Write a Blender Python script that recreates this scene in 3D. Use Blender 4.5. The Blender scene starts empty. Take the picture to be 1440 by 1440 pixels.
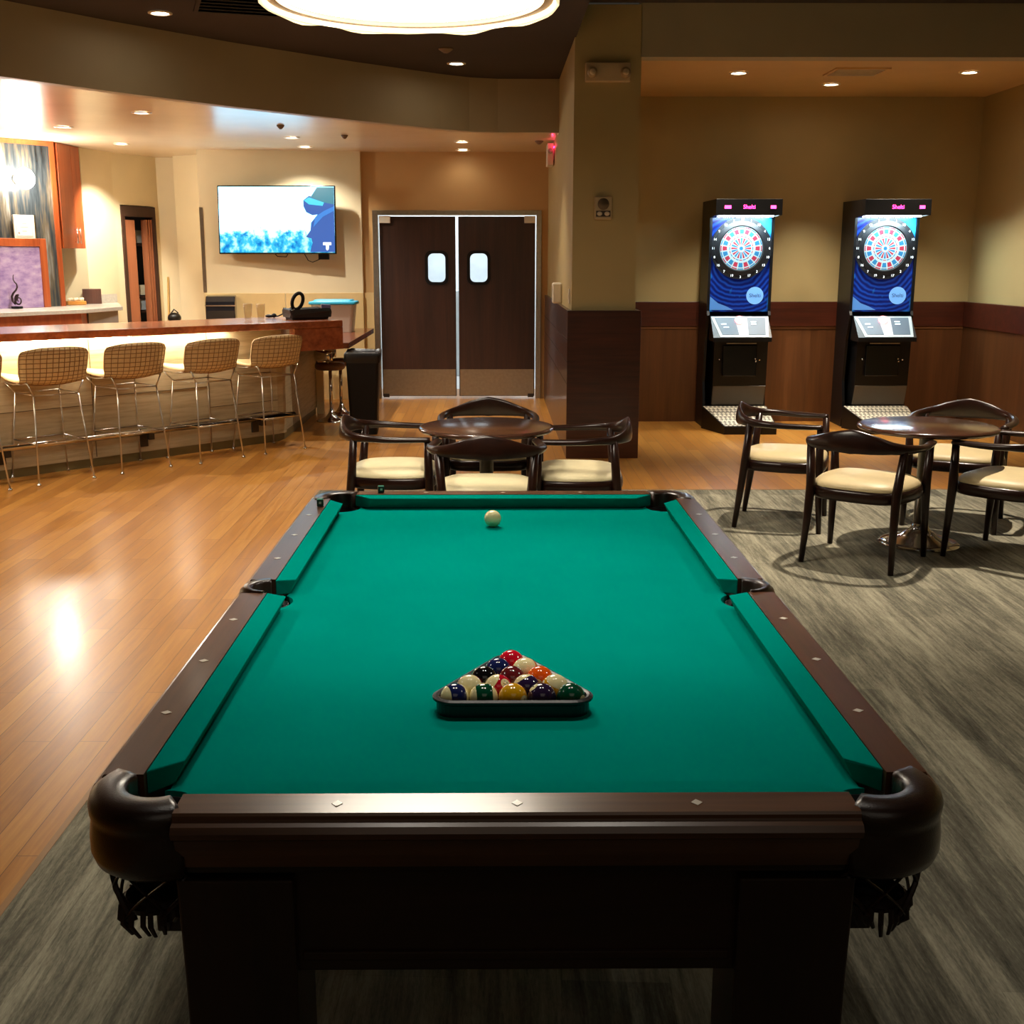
import bpy, bmesh, math, random
from mathutils import Vector, Matrix
random.seed(4)
S = bpy.context.scene
COL = S.collection
PI = math.pi

# ------------------------------------------------------------------ colour / materials
def lin(r, g, b):
    f = lambda c: (c/255/12.92) if c/255 <= .04045 else ((c/255+.055)/1.055)**2.4
    return (f(r), f(g), f(b), 1)

class NT:
    """tiny node-tree helper"""
    def __init__(s, name):
        s.m = bpy.data.materials.new(name); s.m.use_nodes = True
        s.t = s.m.node_tree; s.n = s.t.nodes; s.l = s.t.links
        s.b = s.n['Principled BSDF']
    def add(s, typ, **kw):
        n = s.n.new(typ)
        for k, v in kw.items(): setattr(n, k, v)
        return n
    def put(s, sock, val):
        if hasattr(val, 'is_linked') or isinstance(val, bpy.types.NodeSocket): s.l.new(val, sock)
        else: sock.default_value = val
    def coord(s, which='Object', scale=(1, 1, 1), rot=(0, 0, 0), loc=(0, 0, 0)):
        tc = s.add('ShaderNodeTexCoord'); mp = s.add('ShaderNodeMapping')
        mp.inputs['Scale'].default_value = scale; mp.inputs['Rotation'].default_value = rot
        mp.inputs['Location'].default_value = loc
        s.l.new(tc.outputs[which], mp.inputs['Vector']); return mp.outputs['Vector']
    def noise(s, vec, scale, detail=4, rough=.55):
        n = s.add('ShaderNodeTexNoise'); n.inputs['Scale'].default_value = scale
        n.inputs['Detail'].default_value = detail; n.inputs['Roughness'].default_value = rough
        s.l.new(vec, n.inputs['Vector']); return n.outputs['Fac']
    def ramp(s, fac, stops, interp='LINEAR'):
        r = s.add('ShaderNodeValToRGB'); r.color_ramp.interpolation = interp
        e = r.color_ramp.elements
        while len(e) < len(stops): e.new(.5)
        for i, (p, c) in enumerate(stops): e[i].position = p; e[i].color = c
        s.l.new(fac, r.inputs['Fac']); return r.outputs['Color']
    def mix(s, fac, a, b, blend='MIX'):
        m = s.add('ShaderNodeMix', data_type='RGBA', blend_type=blend)
        s.put(m.inputs[0], fac); s.put(m.inputs[6], a); s.put(m.inputs[7], b); return m.outputs[2]
    def math(s, op, a, b=0.0, c=0.0):
        m = s.add('ShaderNodeMath', operation=op)
        s.put(m.inputs[0], a); s.put(m.inputs[1], b)
        if op in ('MULTIPLY_ADD', 'COMPARE'): s.put(m.inputs[2], c)
        return m.outputs[0]
    def sep(s, vec):
        x = s.add('ShaderNodeSeparateXYZ'); s.l.new(vec, x.inputs[0]); return x.outputs
    def comb(s, x, y, z):
        n = s.add('ShaderNodeCombineXYZ'); s.put(n.inputs[0], x); s.put(n.inputs[1], y); s.put(n.inputs[2], z); return n.outputs[0]
    def bump(s, h, strength=.2, dist=.01):
        b = s.add('ShaderNodeBump'); b.inputs['Strength'].default_value = strength
        b.inputs['Distance'].default_value = dist
        s.l.new(h, b.inputs['Height']); s.l.new(b.outputs[0], s.b.inputs['Normal'])
    def base(s, c): s.put(s.b.inputs['Base Color'], c)
    def set(s, rough=.5, metal=0., spec=.5, coat=0., coatr=.1):
        s.b.inputs['Roughness'].default_value = rough; s.b.inputs['Metallic'].default_value = metal
        s.b.inputs['Specular IOR Level'].default_value = spec
        s.b.inputs['Coat Weight'].default_value = coat; s.b.inputs['Coat Roughness'].default_value = coatr
        return s.m

def flat(name, c, rough=.5, metal=0., spec=.5, coat=0., var=.06, nscale=6., bump=0.):
    t = NT(name); v = t.coord()
    n = t.noise(v, nscale)
    d = tuple(x*(1-var) for x in c[:3])+(1,); u = tuple(min(1, x*(1+var)) for x in c[:3])+(1,)
    t.base(t.ramp(n, [(.3, d), (.7, u)]))
    if bump: t.bump(t.noise(v, nscale*20), bump, .002)
    return t.set(rough, metal, spec, coat)

def wood(name, dark, light, axis='Y', freq=14., rough=.35, coat=.2, spec=.5, stretch=.06):
    t = NT(name)
    sc = {'X': (stretch, 1, 1), 'Y': (1, stretch, 1), 'Z': (1, 1, stretch)}[axis]
    v = t.coord(scale=sc)
    n = t.noise(v, freq, 6, .6); n2 = t.noise(v, freq*5, 3, .6)
    f = t.math('MULTIPLY_ADD', n2, .35, t.math('MULTIPLY', n, .65))
    t.base(t.ramp(f, [(.34, dark), (.66, light)]))
    return t.set(rough, 0, spec, coat, .15)

def emit(name, c, strength, base=None):
    t = NT(name); t.base(base or c)
    t.b.inputs['Emission Color'].default_value = c; t.b.inputs['Emission Strength'].default_value = strength
    return t.set(.5)

def glass(name, tint=(1, 1, 1, 1), opac=.12):
    t = NT(name); tr = t.add('ShaderNodeBsdfTransparent'); tr.inputs[0].default_value = tint
    gl = t.add('ShaderNodeBsdfGlossy'); gl.inputs['Roughness'].default_value = .05
    lw = t.add('ShaderNodeLayerWeight'); lw.inputs['Blend'].default_value = .5
    f = t.math('MULTIPLY_ADD', t.math('POWER', lw.outputs['Facing'], 4.), .5, opac)
    mx = t.add('ShaderNodeMixShader'); t.l.new(f, mx.inputs[0]); t.l.new(tr.outputs[0], mx.inputs[1]); t.l.new(gl.outputs[0], mx.inputs[2])
    t.l.new(mx.outputs[0], t.n['Material Output'].inputs['Surface']); return t.m

# ------------------------------------------------------------------ mesh builder
class B:
    def __init__(s): s.bm = bmesh.new(); s.mi = 0
    def _f(s, vs):
        try:
            f = s.bm.faces.new(vs); f.material_index = s.mi; return f
        except ValueError: return None
    def box(s, c, d, rot=0., M=None):
        R = Matrix.Translation(c) @ (M.to_4x4() if M else Matrix.Rotation(rot, 4, 'Z'))
        v = [s.bm.verts.new(R @ Vector((x*d[0]/2, y*d[1]/2, z*d[2]/2))) for z in (-1, 1) for y in (-1, 1) for x in (-1, 1)]
        for q in ((0, 2, 3, 1), (4, 5, 7, 6), (0, 1, 5, 4), (2, 6, 7, 3), (0, 4, 6, 2), (1, 3, 7, 5)): s._f([v[i] for i in q])
        return s
    def b2(s, x0, x1, y0, y1, z0, z1): return s.box(((x0+x1)/2, (y0+y1)/2, (z0+z1)/2), (x1-x0, y1-y0, z1-z0))
    def prism(s, poly, z0, z1, M=None):
        M = M or Matrix.Identity(4)
        ar = sum(poly[i][0]*poly[(i+1) % len(poly)][1]-poly[(i+1) % len(poly)][0]*poly[i][1] for i in range(len(poly)))
        if ar < 0: poly = poly[::-1]
        a = [s.bm.verts.new(M @ Vector((x, y, z0))) for x, y in poly]; b = [s.bm.verts.new(M @ Vector((x, y, z1))) for x, y in poly]
        s._f(a[::-1]); s._f(b); n = len(poly)
        for i in range(n): s._f([a[i], a[(i+1) % n], b[(i+1) % n], b[i]])
        return s
    def rings(s, rings, close=True, cap=(True, True)):
        rs = [[s.bm.verts.new(p) for p in r] for r in rings]; n = len(rs[0])
        for a, b in zip(rs, rs[1:]):
            for i in range(n if close else n-1): s._f([a[i], a[(i+1) % n], b[(i+1) % n], b[i]])
        if cap[0] and close: s._f(rs[0][::-1])
        if cap[1] and close: s._f(rs[-1])
        return s
    def tube(s, pts, r, seg=8, closed=False, flat=None):
        """swept tube; r a number or list; flat=(w,h list) for elliptical section relative to z-up"""
        pts = [Vector(p) for p in pts]; n = len(pts); R = []
        prevu = None
        for i, p in enumerate(pts):
            t = (pts[(i+1) % n]-pts[i-1]) if closed else (pts[min(i+1, n-1)]-pts[max(i-1, 0)])
            t.normalize()
            if prevu is None:
                up = Vector((0, 0, 1)) if abs(t.z) < .9 else Vector((0, 1, 0))
                u = t.cross(up).normalized()
            else:
                u = (prevu - t*prevu.dot(t)).normalized()
            prevu = u; w = u.cross(t).normalized()
            rr = r[i] if isinstance(r, (list, tuple)) else r
            a, b = rr if isinstance(rr, tuple) else (rr, rr)
            R.append([p+u*a*math.cos(2*PI*k/seg)+w*b*math.sin(2*PI*k/seg) for k in range(seg)])
        if closed: return s.rings(R+[R[0]], True, (False, False))
        return s.rings(R)
    def lathe(s, prof, seg=24, c=(0, 0, 0), cap=(True, True), M=None):
        c = Vector(c); M = M or Matrix.Identity(3)
        R = [[c+M @ Vector((r*math.cos(2*PI*k/seg), r*math.sin(2*PI*k/seg), z)) for k in range(seg)] for r, z in prof]
        return s.rings(R, True, cap)
    def sphere(s, c, r, u=24, v=14, sc=(1, 1, 1)):
        bmesh.ops.create_uvsphere(s.bm, u_segments=u, v_segments=v, radius=1, matrix=Matrix.Translation(c) @ Matrix.Diagonal((r*sc[0], r*sc[1], r*sc[2], 1)))
        return s
    def grid(s, fn, nu, nv, thick=0.):
        vs = [[s.bm.verts.new(fn(i/nu, j/nv)) for j in range(nv+1)] for i in range(nu+1)]
        for i in range(nu):
            for j in range(nv): s._f([vs[i][j], vs[i+1][j], vs[i+1][j+1], vs[i][j+1]])
        return s
    def obj(s, name, mat, parent=None, smooth=False, bevel=0., bseg=2, weld=False, solid=0., sub=0, label=None):
        if weld: bmesh.ops.remove_doubles(s.bm, verts=s.bm.verts, dist=1e-5)
        bmesh.ops.recalc_face_normals(s.bm, faces=s.bm.faces)
        me = bpy.data.meshes.new(name); s.bm.to_mesh(me); s.bm.free()
        for m in (mat if isinstance(mat, (list, tuple)) else [mat]): me.materials.append(m)
        if smooth:
            for p in me.polygons: p.use_smooth = True
        o = bpy.data.objects.new(name, me); COL.objects.link(o)
        if parent is not None: o.parent = parent
        if solid:
            k = o.modifiers.new('Solidify', 'SOLIDIFY'); k.thickness = solid; k.offset = 0
        if sub:
            k = o.modifiers.new('Subdivision', 'SUBSURF'); k.levels = sub; k.render_levels = sub
        if bevel:
            k = o.modifiers.new('Bevel', 'BEVEL'); k.width = bevel; k.segments = bseg; k.limit_method = 'ANGLE'; k.angle_limit = math.radians(40)
            k.harden_normals = False
        if label: o['label'] = label
        return o

def tag(o, label, cat, group=None):
    o['label'] = label; o['category'] = cat
    if group: o['group'] = group
    return o
def thing(name, label, cat, loc=(0, 0, 0), rz=0., group=None):
    o = bpy.data.objects.new(name, None); COL.objects.link(o); o.empty_display_size = .05
    o.location = loc; o.rotation_euler = (0, 0, rz); return tag(o, label, cat, group)
def structure(o): o['kind'] = 'structure'; return o
def dup(root, loc, rz, label, name=None):
    r = root.copy(); COL.objects.link(r); r.location = loc; r.rotation_euler = (0, 0, rz); r['label'] = label
    def kids(src, dst):
        for ch in list(src.children):
            c = ch.copy(); COL.objects.link(c); c.parent = dst; kids(ch, c)
    kids(root, r); return r
def light(name, typ, loc, energy, color, parent=None, size=.05, spot=None, blend=.6, target=None, rot=None, sy=None):
    l = bpy.data.lights.new(name, typ); l.energy = energy; l.color = color[:3]
    if typ == 'AREA':
        l.size = size
        if sy: l.shape = 'RECTANGLE'; l.size_y = sy
    else: l.shadow_soft_size = size
    if spot: l.spot_size = math.radians(spot); l.spot_blend = blend
    o = bpy.data.objects.new(name, l); COL.objects.link(o); o.location = loc
    if rot: o.rotation_euler = rot
    if parent: o.parent = parent
    return o
def text_mesh(name, body, size, mat, M, parent, depth=.0004, align='CENTER'):
    cu = bpy.data.curves.new(name, 'FONT'); cu.body = body; cu.size = size; cu.align_x = align; cu.align_y = 'CENTER'; cu.extrude = depth
    tmp = bpy.data.objects.new(name+'_tmp', cu); COL.objects.link(tmp)
    dg = bpy.context.evaluated_depsgraph_get(); dg.update()
    me = bpy.data.meshes.new_from_object(tmp.evaluated_get(dg)); bpy.data.objects.remove(tmp)
    me.materials.clear(); me.materials.append(mat); me.transform(M); me.name = name
    o = bpy.data.objects.new(name, me); COL.objects.link(o)
    if parent: o.parent = parent
    return o
FRONT = Matrix(((1, 0, 0, 0), (0, 0, -1, 0), (0, 1, 0, 0), (0, 0, 0, 1)))      # xy plane -> upright, facing -Y

# ------------------------------------------------------------------ materials
def plank_floor():
    t = NT('oak_planks')
    v = t.coord(rot=(0, 0, PI/2))
    br = t.add('ShaderNodeTexBrick'); t.l.new(v, br.inputs['Vector'])
    br.offset = .37; br.inputs['Scale'].default_value = 1
    br.inputs['Brick Width'].default_value = 1.25; br.inputs['Row Height'].default_value = .098
    br.inputs['Mortar Size'].default_value = .0014; br.inputs['Mortar Smooth'].default_value = .2
    br.inputs['Color1'].default_value = (0, 0, 0, 1); br.inputs['Color2'].default_value = (1, 1, 1, 1); br.inputs['Mortar'].default_value = (.5, .5, .5, 1)
    v2 = t.coord(scale=(1, .05, 1)); g = t.noise(v2, 45, 5, .65)
    f = t.math('MULTIPLY_ADD', br.outputs['Color'], .24, t.math('MULTIPLY_ADD', g, .72, .05))
    c = t.ramp(f, [(.25, lin(142, 88, 34)), (.55, lin(176, 118, 48)), (.85, lin(204, 148, 70))])
    t.base(t.mix(br.outputs['Fac'], c, lin(104, 64, 28)))
    h = t.math('SUBTRACT', 1.0, br.outputs['Fac'])
    t.bump(t.math('MULTIPLY_ADD', g, .05, h), .12, .002)
    r = t.ramp(g, [(.2, (.26, .26, .26, 1)), (.8, (.38, .38, .38, 1))]); t.l.new(r, t.b.inputs['Roughness'])
    t.b.inputs['Specular IOR Level'].default_value = .5
    t.b.inputs['Coat Weight'].default_value = .12; t.b.inputs['Coat Roughness'].default_value = .16
    return t.m
def carpet_mat():
    t = NT('plank_carpet')
    v = t.coord(rot=(0, 0, PI/2+.05))
    br = t.add('ShaderNodeTexBrick'); t.l.new(v, br.inputs['Vector']); br.offset = .5
    br.inputs['Scale'].default_value = 1; br.inputs['Brick Width'].default_value = .95; br.inputs['Row Height'].default_value = .25
    br.inputs['Mortar Size'].default_value = .001
    br.inputs['Color1'].default_value = (0, 0, 0, 1); br.inputs['Color2'].default_value = (1, 1, 1, 1)
    v2 = t.coord(scale=(1, .07, 1), rot=(0, 0, .05)); st = t.noise(v2, 60, 5, .7); st2 = t.noise(v2, 13, 3, .6)
    v3 = t.coord(scale=(1, .3, 1)); blot = t.noise(v3, 3.2, 4, .6); fine = t.noise(t.coord(scale=(1, .2, 1)), 260, 2, .6)
    f = t.math('MULTIPLY_ADD', st, .40, t.math('MULTIPLY', st2, .30))
    f = t.math('MULTIPLY_ADD', blot, .25, f); f = t.math('MULTIPLY_ADD', br.outputs['Color'], .07, f)
    f = t.math('MULTIPLY_ADD', fine, .14, f)
    t.base(t.ramp(f, [(.40, lin(60, 58, 50)), (.54, lin(108, 104, 90)), (.70, lin(166, 160, 138))]))
    t.bump(t.math('ADD', st, fine), .35, .004)
    return t.set(.95, 0, .1)
def paint(name, c, rough=.55, spec=.3):
    t = NT(name); v = t.coord(); n = t.noise(v, 1.3, 3); n2 = t.noise(v, 160, 2)
    d = tuple(x*.94 for x in c[:3])+(1,); u = tuple(min(1, x*1.05) for x in c[:3])+(1,)
    t.base(t.ramp(n, [(.3, d), (.7, u)])); t.bump(n2, .06, .002); return t.set(rough, 0, spec)
M_floor = plank_floor(); M_carpet = carpet_mat()
M_olive = paint('olive_tan_paint', lin(184, 164, 114))
M_cream = paint('cream_paint', lin(228, 213, 176))
M_tan = paint('tan_paint', lin(196, 158, 106))
M_brownp = paint('soffit_brown_paint', lin(172, 160, 132))
M_ceillow = paint('satin_ceiling_paint', lin(232, 212, 182), .24, .6)
M_ceilalc = paint('alcove_ceiling_paint', lin(218, 182, 124))
M_ceildark = paint('dark_ceiling_paint', lin(72, 67, 66), .85, .1)
M_wains = wood('dark_mahogany_panel', lin(58, 27, 16), lin(92, 44, 26), 'Y', 10, .3, .3)
def column_panel(name):
    t = NT(name); v = t.coord(scale=(.05, .05, 1)); n = t.noise(v, 40, 5, .6); v0 = t.coord(scale=(.4, .4, 1)); n2 = t.noise(v0, 3, 3)
    f = t.math('MULTIPLY_ADD', n, .6, t.math('MULTIPLY', n2, .4))
    t.base(t.ramp(f, [(.35, lin(50, 22, 12)), (.65, lin(78, 36, 20))])); return t.set(.3, 0, .5, .3)
M_colpan = column_panel('column_mahogany')
M_alcpan = wood('alcove_panel', lin(70, 40, 19), lin(104, 63, 32), 'Z', 5, .35, .25)
M_cap = wood('alcove_cap_rail', lin(52, 22, 13), lin(84, 36, 20), 'X', 12, .35, .2)
M_doorw = wood('walnut_door', lin(40, 23, 16), lin(66, 38, 26), 'Z', 9, .4, .15)
M_steel = flat('brushed_steel', lin(176, 166, 148), .33, 1, .5, var=.08, nscale=30)
M_chrome = flat('chrome', lin(222, 224, 228), .12, 1, .5, var=.02)
M_darkmetal = flat('dark_metal', lin(70, 64, 58), .4, .8)
M_black = flat('black_plastic', lin(13, 13, 14), .5, 0, .3)
M_blackg = flat('black_gloss', lin(12, 12, 13), .2)
M_bag = flat('black_bin_liner', lin(10, 10, 11), .3, 0, .5, var=.3, nscale=30, bump=.6)
M_white = flat('white_plastic', lin(226, 216, 196), .4)
M_barwood = wood('bar_top_wood', lin(104, 46, 22), lin(156, 82, 44), 'X', 9, .25, .5)
M_cherry = wood('cherry_cabinet', lin(140, 62, 28), lin(182, 92, 46), 'Z', 8, .35, .3)
M_lowwood = wood('lower_counter_wood', lin(78, 34, 18), lin(120, 60, 32), 'Y', 9, .25, .4)
def bar_face():
    t = NT('weathered_board'); v = t.coord(scale=(1, 1, 14)); n = t.noise(v, 2.6, 6, .62); n2 = t.noise(t.coord(), 1.6, 3)
    f = t.math('MULTIPLY_ADD', n, .7, t.math('MULTIPLY', n2, .35))
    t.base(t.ramp(f, [(.3, lin(146, 128, 96)), (.52, lin(186, 168, 132)), (.75, lin(206, 188, 152))])); return t.set(.5, 0, .4, .1)
M_barface = bar_face()
M_joint = flat('panel_joint', lin(98, 82, 58), .6)
M_tile = flat('pale_wood_panel', lin(214, 188, 132), .45, nscale=3, var=.08)
M_counter = flat('grey_stone_counter', lin(182, 176, 164), .25, nscale=40, var=.1)
M_greyp = flat('grey_panel', lin(140, 130, 120), .5)
M_led = emit('led_strip_glow', (1, .92, .78, 1), 24)
M_bulb = emit('spot_lens', (1, .88, .68, 1), 30)
M_bulb2 = emit('bar_spot_lens', (1, .9, .74, 1), 14)
M_felt = None
def felt():
    t = NT('green_baize'); v = t.coord(); n = t.noise(v, 900, 2); n2 = t.noise(v, 3, 2)
    f = t.math('MULTIPLY_ADD', n, .3, t.math('MULTIPLY', n2, .7))
    t.base(t.ramp(f, [(.3, lin(0, 134, 120)), (.7, lin(0, 142, 127))]))
    t.b.inputs['Sheen Weight'].default_value = .0; t.b.inputs['Sheen Roughness'].default_value = .4
    t.b.inputs['Sheen Tint'].default_value = lin(60, 180, 150)
    t.bump(n, .1, .001); return t.set(1., 0, 0.)
M_felt = felt()
M_rail = wood('rail_walnut', lin(66, 38, 22), lin(104, 66, 42), 'Y', 10, .3, .35)
M_railx = wood('rail_walnut_cross', lin(70, 42, 24), lin(112, 74, 46), 'X', 10, .3, .35)
M_cab = wood('table_cabinet_walnut', lin(36, 20, 12), lin(56, 32, 19), 'X', 8, .35, .2)
M_tleg = wood('table_leg_walnut', lin(36, 20, 12), lin(56, 32, 19), 'Z', 8, .35, .2)
M_leather = flat('pocket_leather', lin(44, 26, 18), .28, 0, .6, .2, var=.2, nscale=20, bump=.25)
M_net = flat('pocket_net_leather', lin(40, 20, 15), .45, 0, .5, var=.2, nscale=40)
M_pearl = flat('pearl_sight', lin(232, 224, 208), .2)
M_chairw = wood('dark_chair_wood', lin(26, 13, 9), lin(44, 22, 14), 'Y', 14, .28, .08, .3)
M_seat = flat('cream_vinyl', lin(232, 218, 176), .45, 0, .4, var=.05, nscale=10)
M_seatt = flat('tan_vinyl', lin(208, 188, 144), .45, 0, .4, var=.05, nscale=10)
M_ttop = wood('table_top_walnut', lin(52, 31, 22), lin(82, 52, 38), 'X', 9, .18, .5)
M_shellpad = flat('beige_pad', lin(222, 196, 146), .6, nscale=60, var=.05)
M_wire = flat('tan_wire', lin(150, 112, 68), .35, .3)
M_rod = flat('nickel_rod', lin(206, 200, 188), .3, 1)

# ------------------------------------------------------------------ camera
cam = bpy.data.cameras.new('camera'); co = bpy.data.objects.new('camera', cam); COL.objects.link(co)
F = 1625.; PIT = math.atan((720-365)/F); YAW = 12/F
cam.sensor_width = 36; cam.lens = F/1440*36; cam.shift_x = 15/1440; cam.clip_start = .05
co.location = (-.037, 0, 1.63); co.rotation_euler = (PI/2-PIT, 0, -YAW); S.camera = co

# ------------------------------------------------------------------ room shell
ZL, ZD, ZR, ZA = 2.84, 3.33, 3.57, 3.185      # low bar ceiling, dark ceiling, raised ceiling, alcove ceiling
RX = 4.78
structure(B().b2(-7.4, 5.0, -3.6, 14.9, -.08, 0).obj('floor', M_floor))
structure(B().b2(-1.285, RX, -3.5, 8.17, 0, .006).obj('floor_carpet', M_carpet))
tr = B(); tr.b2(-1.305, -1.285, -3.5, 8.19, 0, .008); tr.b2(-1.285, RX, 8.17, 8.19, 0, .008)
structure(tr.obj('trim_1', flat('edge_strip', lin(150, 110, 66), .4)))
structure(B().b2(RX, RX+.15, -3.5, 12.02, 0, 3.6).obj('wall_right', M_olive))
structure(B().b2(1.165, RX+.15, 11.87, 12.02, 0, 3.6).obj('wall_back_alcove', M_olive))
structure(B().prism([(.61, 9.62), (1.135, 9.62), (1.135, 14.0), (.61, 14.0)], 0, ZR).obj('wall_column', M_olive))
structure(B().b2(-7.4, -7.25, -3.5, 9.6, 0, 3.6).obj('wall_left', M_olive))
structure(B().b2(-7.4, RX+.15, -3.65, -3.5, 0, 3.6).obj('wall_front', M_brownp))
# ceilings
structure(B().b2(.62, RX+.15, -3.65, 9.56, ZR, ZR+.1).obj('ceiling_raised', M_ceildark))
soff = [(-7.3, 2.6), (-6.2, 4.3), (-4.9, 6.1)] + [(-3.702, 7.796), (-3.36, 8.274), (-2.81, 9.033), (-2.124, 9.862), (-1.253, 10.784), (-0.525, 11.464), (-0.259, 11.667), (0.015, 11.76), (0.61, 11.76)]
structure(B().prism([(-7.4, -3.65), (.62, -3.65), (.62, 11.86)]+[(x-.05, y+.1) for x, y in soff[::-1]]+[(-7.4, 3)], ZD, ZD+.3).obj('ceiling', M_ceildark))
structure(B().prism([(x-.035, y+.045) for x, y in soff[:-1]]+[(.61, soff[-1][1]+.045), (.61, 14.8), (-7.4, 14.8), (-7.4, 3.0)], ZL, ZL+.08).obj('ceiling_bar', M_ceillow))
sb = B()
inner = soff; outer = [(x-.06, y+.08) for x, y in soff[:-1]]+[(.61, soff[-1][1]+.08)]
sb.prism(inner+outer[::-1], ZL-.001, ZD+.02)
structure(sb.obj('wall_soffit', M_brownp))
structure(B().b2(1.13, RX, 9.62, 9.80, ZA, ZR+.05).obj('wall_beam', M_brownp))
structure(B().b2(1.135, RX, 9.80, 11.87, ZA, ZA+.08).obj('ceiling_alcove', M_ceilalc))

# column + alcove wainscot
structure(B().b2(.575, 1.178, 9.565, 9.618, 0, 1.222).obj('trim_2', M_colpan, bevel=.003))
sw = B(); sw.b2(.575, .609, 9.620, 13.85, 0, 1.222)
structure(sw.obj('trim_3', M_colpan))
gr = B()
for z in (.62, .80, .98): gr.b2(.5735, .5752, 9.60, 13.8, z, z+.006)
structure(gr.obj('trim_4', flat('groove', lin(36, 16, 10), .5)))
structure(B().b2(1.137, 1.172, 9.62, 11.80, 0, 1.222).obj('trim_5', M_colpan))
al = B(); al.b2(1.175, RX, 11.825, 11.869, 0, .965); al.b2(RX-.045, RX-.001, 9.5, 11.82, 0, .965)
structure(al.obj('trim_6', M_alcpan))
cp = B(); cp.b2(1.175, RX, 11.81, 11.869, .968, 1.215); cp.b2(RX-.06, RX-.001, 9.5, 11.80, .968, 1.215)
structure(cp.obj('trim_7', M_cap, bevel=.004))
bd = B(); bd.b2(1.175, RX, 11.818, 11.824, .945, .967)
structure(bd.obj('trim_8', flat('bead', lin(112, 70, 38), .4)))

# bar side back walls
def seg(b, p, q, z0, z1, th=.12, side=1):
    p = Vector(p); q = Vector(q); d = (q-p).normalized(); n = Vector((-d.y, d.x))*th*side
    b.prism([tuple(p), tuple(q), tuple(q+n), tuple(p+n)], z0, z1)
w = B()
seg(w, (-7.3, 9.52), (-4.98, 12.38), 0, ZL); seg(w, (-4.98, 12.38), (-4.98, 13.36), 0, ZL); seg(w, (-5.0, 13.38), (-4.61, 13.38), 0, ZL)
structure(w.obj('wall_bar', M_cream))
w = B(); seg(w, (-4.61, 13.38), (-4.445, 13.94), 0, ZL, .12)
dp, dq = Vector((-4.445, 13.94)), Vector((-4.13, 14.67)); dd = (dq-dp).normalized()
da, db = dp+dd*.10, dp+dd*.70
seg(w, dp, da, 0, ZL, .12); seg(w, db, dq, 0, ZL, .12); seg(w, da, db, 2.26, ZL, .12)
structure(w.obj('wall_storage', M_cream))
w = B(); seg(w, (-4.15, 14.66), (-3.86, 14.66), 0, ZL, .12); seg(w, (-3.87, 14.46), (-3.52, 14.24), 0, ZL, .3)
structure(w.obj('wall_recess', M_cream))
structure(B().prism([(-3.365, 13.58), (-1.555, 13.80), (-1.555, 14.6), (-3.6, 14.6)], 0, ZL).obj('wall_television', M_cream))
w = B(); w.b2(-1.57, -1.435, 13.88, 14.0, 0, ZL); w.b2(.535, .62, 13.88, 14.0, 0, ZL); w.b2(-1.435, .535, 13.88, 14.0, 2.19, ZL)
structure(w.obj('wall_doors', M_tan))
structure(B().b2(-1.553, -1.437, 13.855, 13.879, 0, 1.25).obj('trim_9', M_tile))
t9 = B()
p0, p1 = Vector((-3.365, 13.58)), Vector((-1.555, 13.80)); tv_d = (p1-p0).normalized(); tv_n = Vector((tv_d.y, -tv_d.x))
def tvp(s, o): v = p0+tv_d*s+tv_n*o; return (v.x, v.y)
L = (p1-p0).length
for a, b in ((.01, .92), (.93, L)): t9.prism([tvp(a, .001), tvp(b, .001), tvp(b, .03), tvp(a, .03)], 0, 1.25)
structure(t9.obj('trim_10', M_tile, bevel=.004))
structure(B().prism([tvp(-.004, .001), tvp(.035, .001), tvp(.035, .006), tvp(-.004, .006)], 1.26, 2.21).obj('trim_11', M_steel))

# storage doorway: dark frame, one leaf pulled half shut, folded leaves on the other side
dnn = Vector((dd.y, -dd.x))
def dpt(s, o): v = da+dd*s+dnn*o; return (v.x, v.y)
DW = (db-da).length
M_dframe = wood('dark_door_frame', lin(48, 28, 20), lin(70, 42, 30), 'Z', 9, .5, .05)
M_leaf = wood('orange_leaf', lin(148, 88, 56), lin(176, 110, 74), 'Z', 6, .5, .05)
dr = thing('folding_door', 'dark framed doorway with half folded reddish wooden leaves behind the bar', 'door', (da.x, da.y, 0))
def dpl(s, o): v = dd*s+dnn*o; return (v.x, v.y)
fb = B()
fb.prism([dpl(0, .02), dpl(.05, .02), dpl(.05, -.1), dpl(0, -.1)], 0, 2.25); fb.prism([dpl(DW-.05, .02), dpl(DW, .02), dpl(DW, -.1), dpl(DW-.05, -.1)], 0, 2.25)
fb.prism([dpl(.05, .02), dpl(DW-.05, .02), dpl(DW-.05, -.1), dpl(.05, -.1)], 2.13, 2.25)
fb.obj('door_frame', M_dframe, dr)
B().prism([dpl(.055, -.02), dpl(.26, -.02), dpl(.26, -.05), dpl(.055, -.05)], .01, 2.09).obj('door_leaf', M_leaf, dr)
for i, s in enumerate((.44, .485, .525)):
    B().prism([dpl(s, -.0-.0*i), dpl(s+.022, 0), dpl(s+.035, -.09), dpl(s+.013, -.09)], .01, 2.10).obj('door_leaf', M_leaf, dr)
stb = B()      # what shows through the gap: dark closet with pale parcels
stb.prism([dpt(-.1, -.72), dpt(1.3, -.72), dpt(1.3, -.80), dpt(-.1, -.80)], 0, 2.5)
structure(stb.obj('wall_closet', flat('closet_dark', lin(42, 30, 26), .8)))
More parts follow.
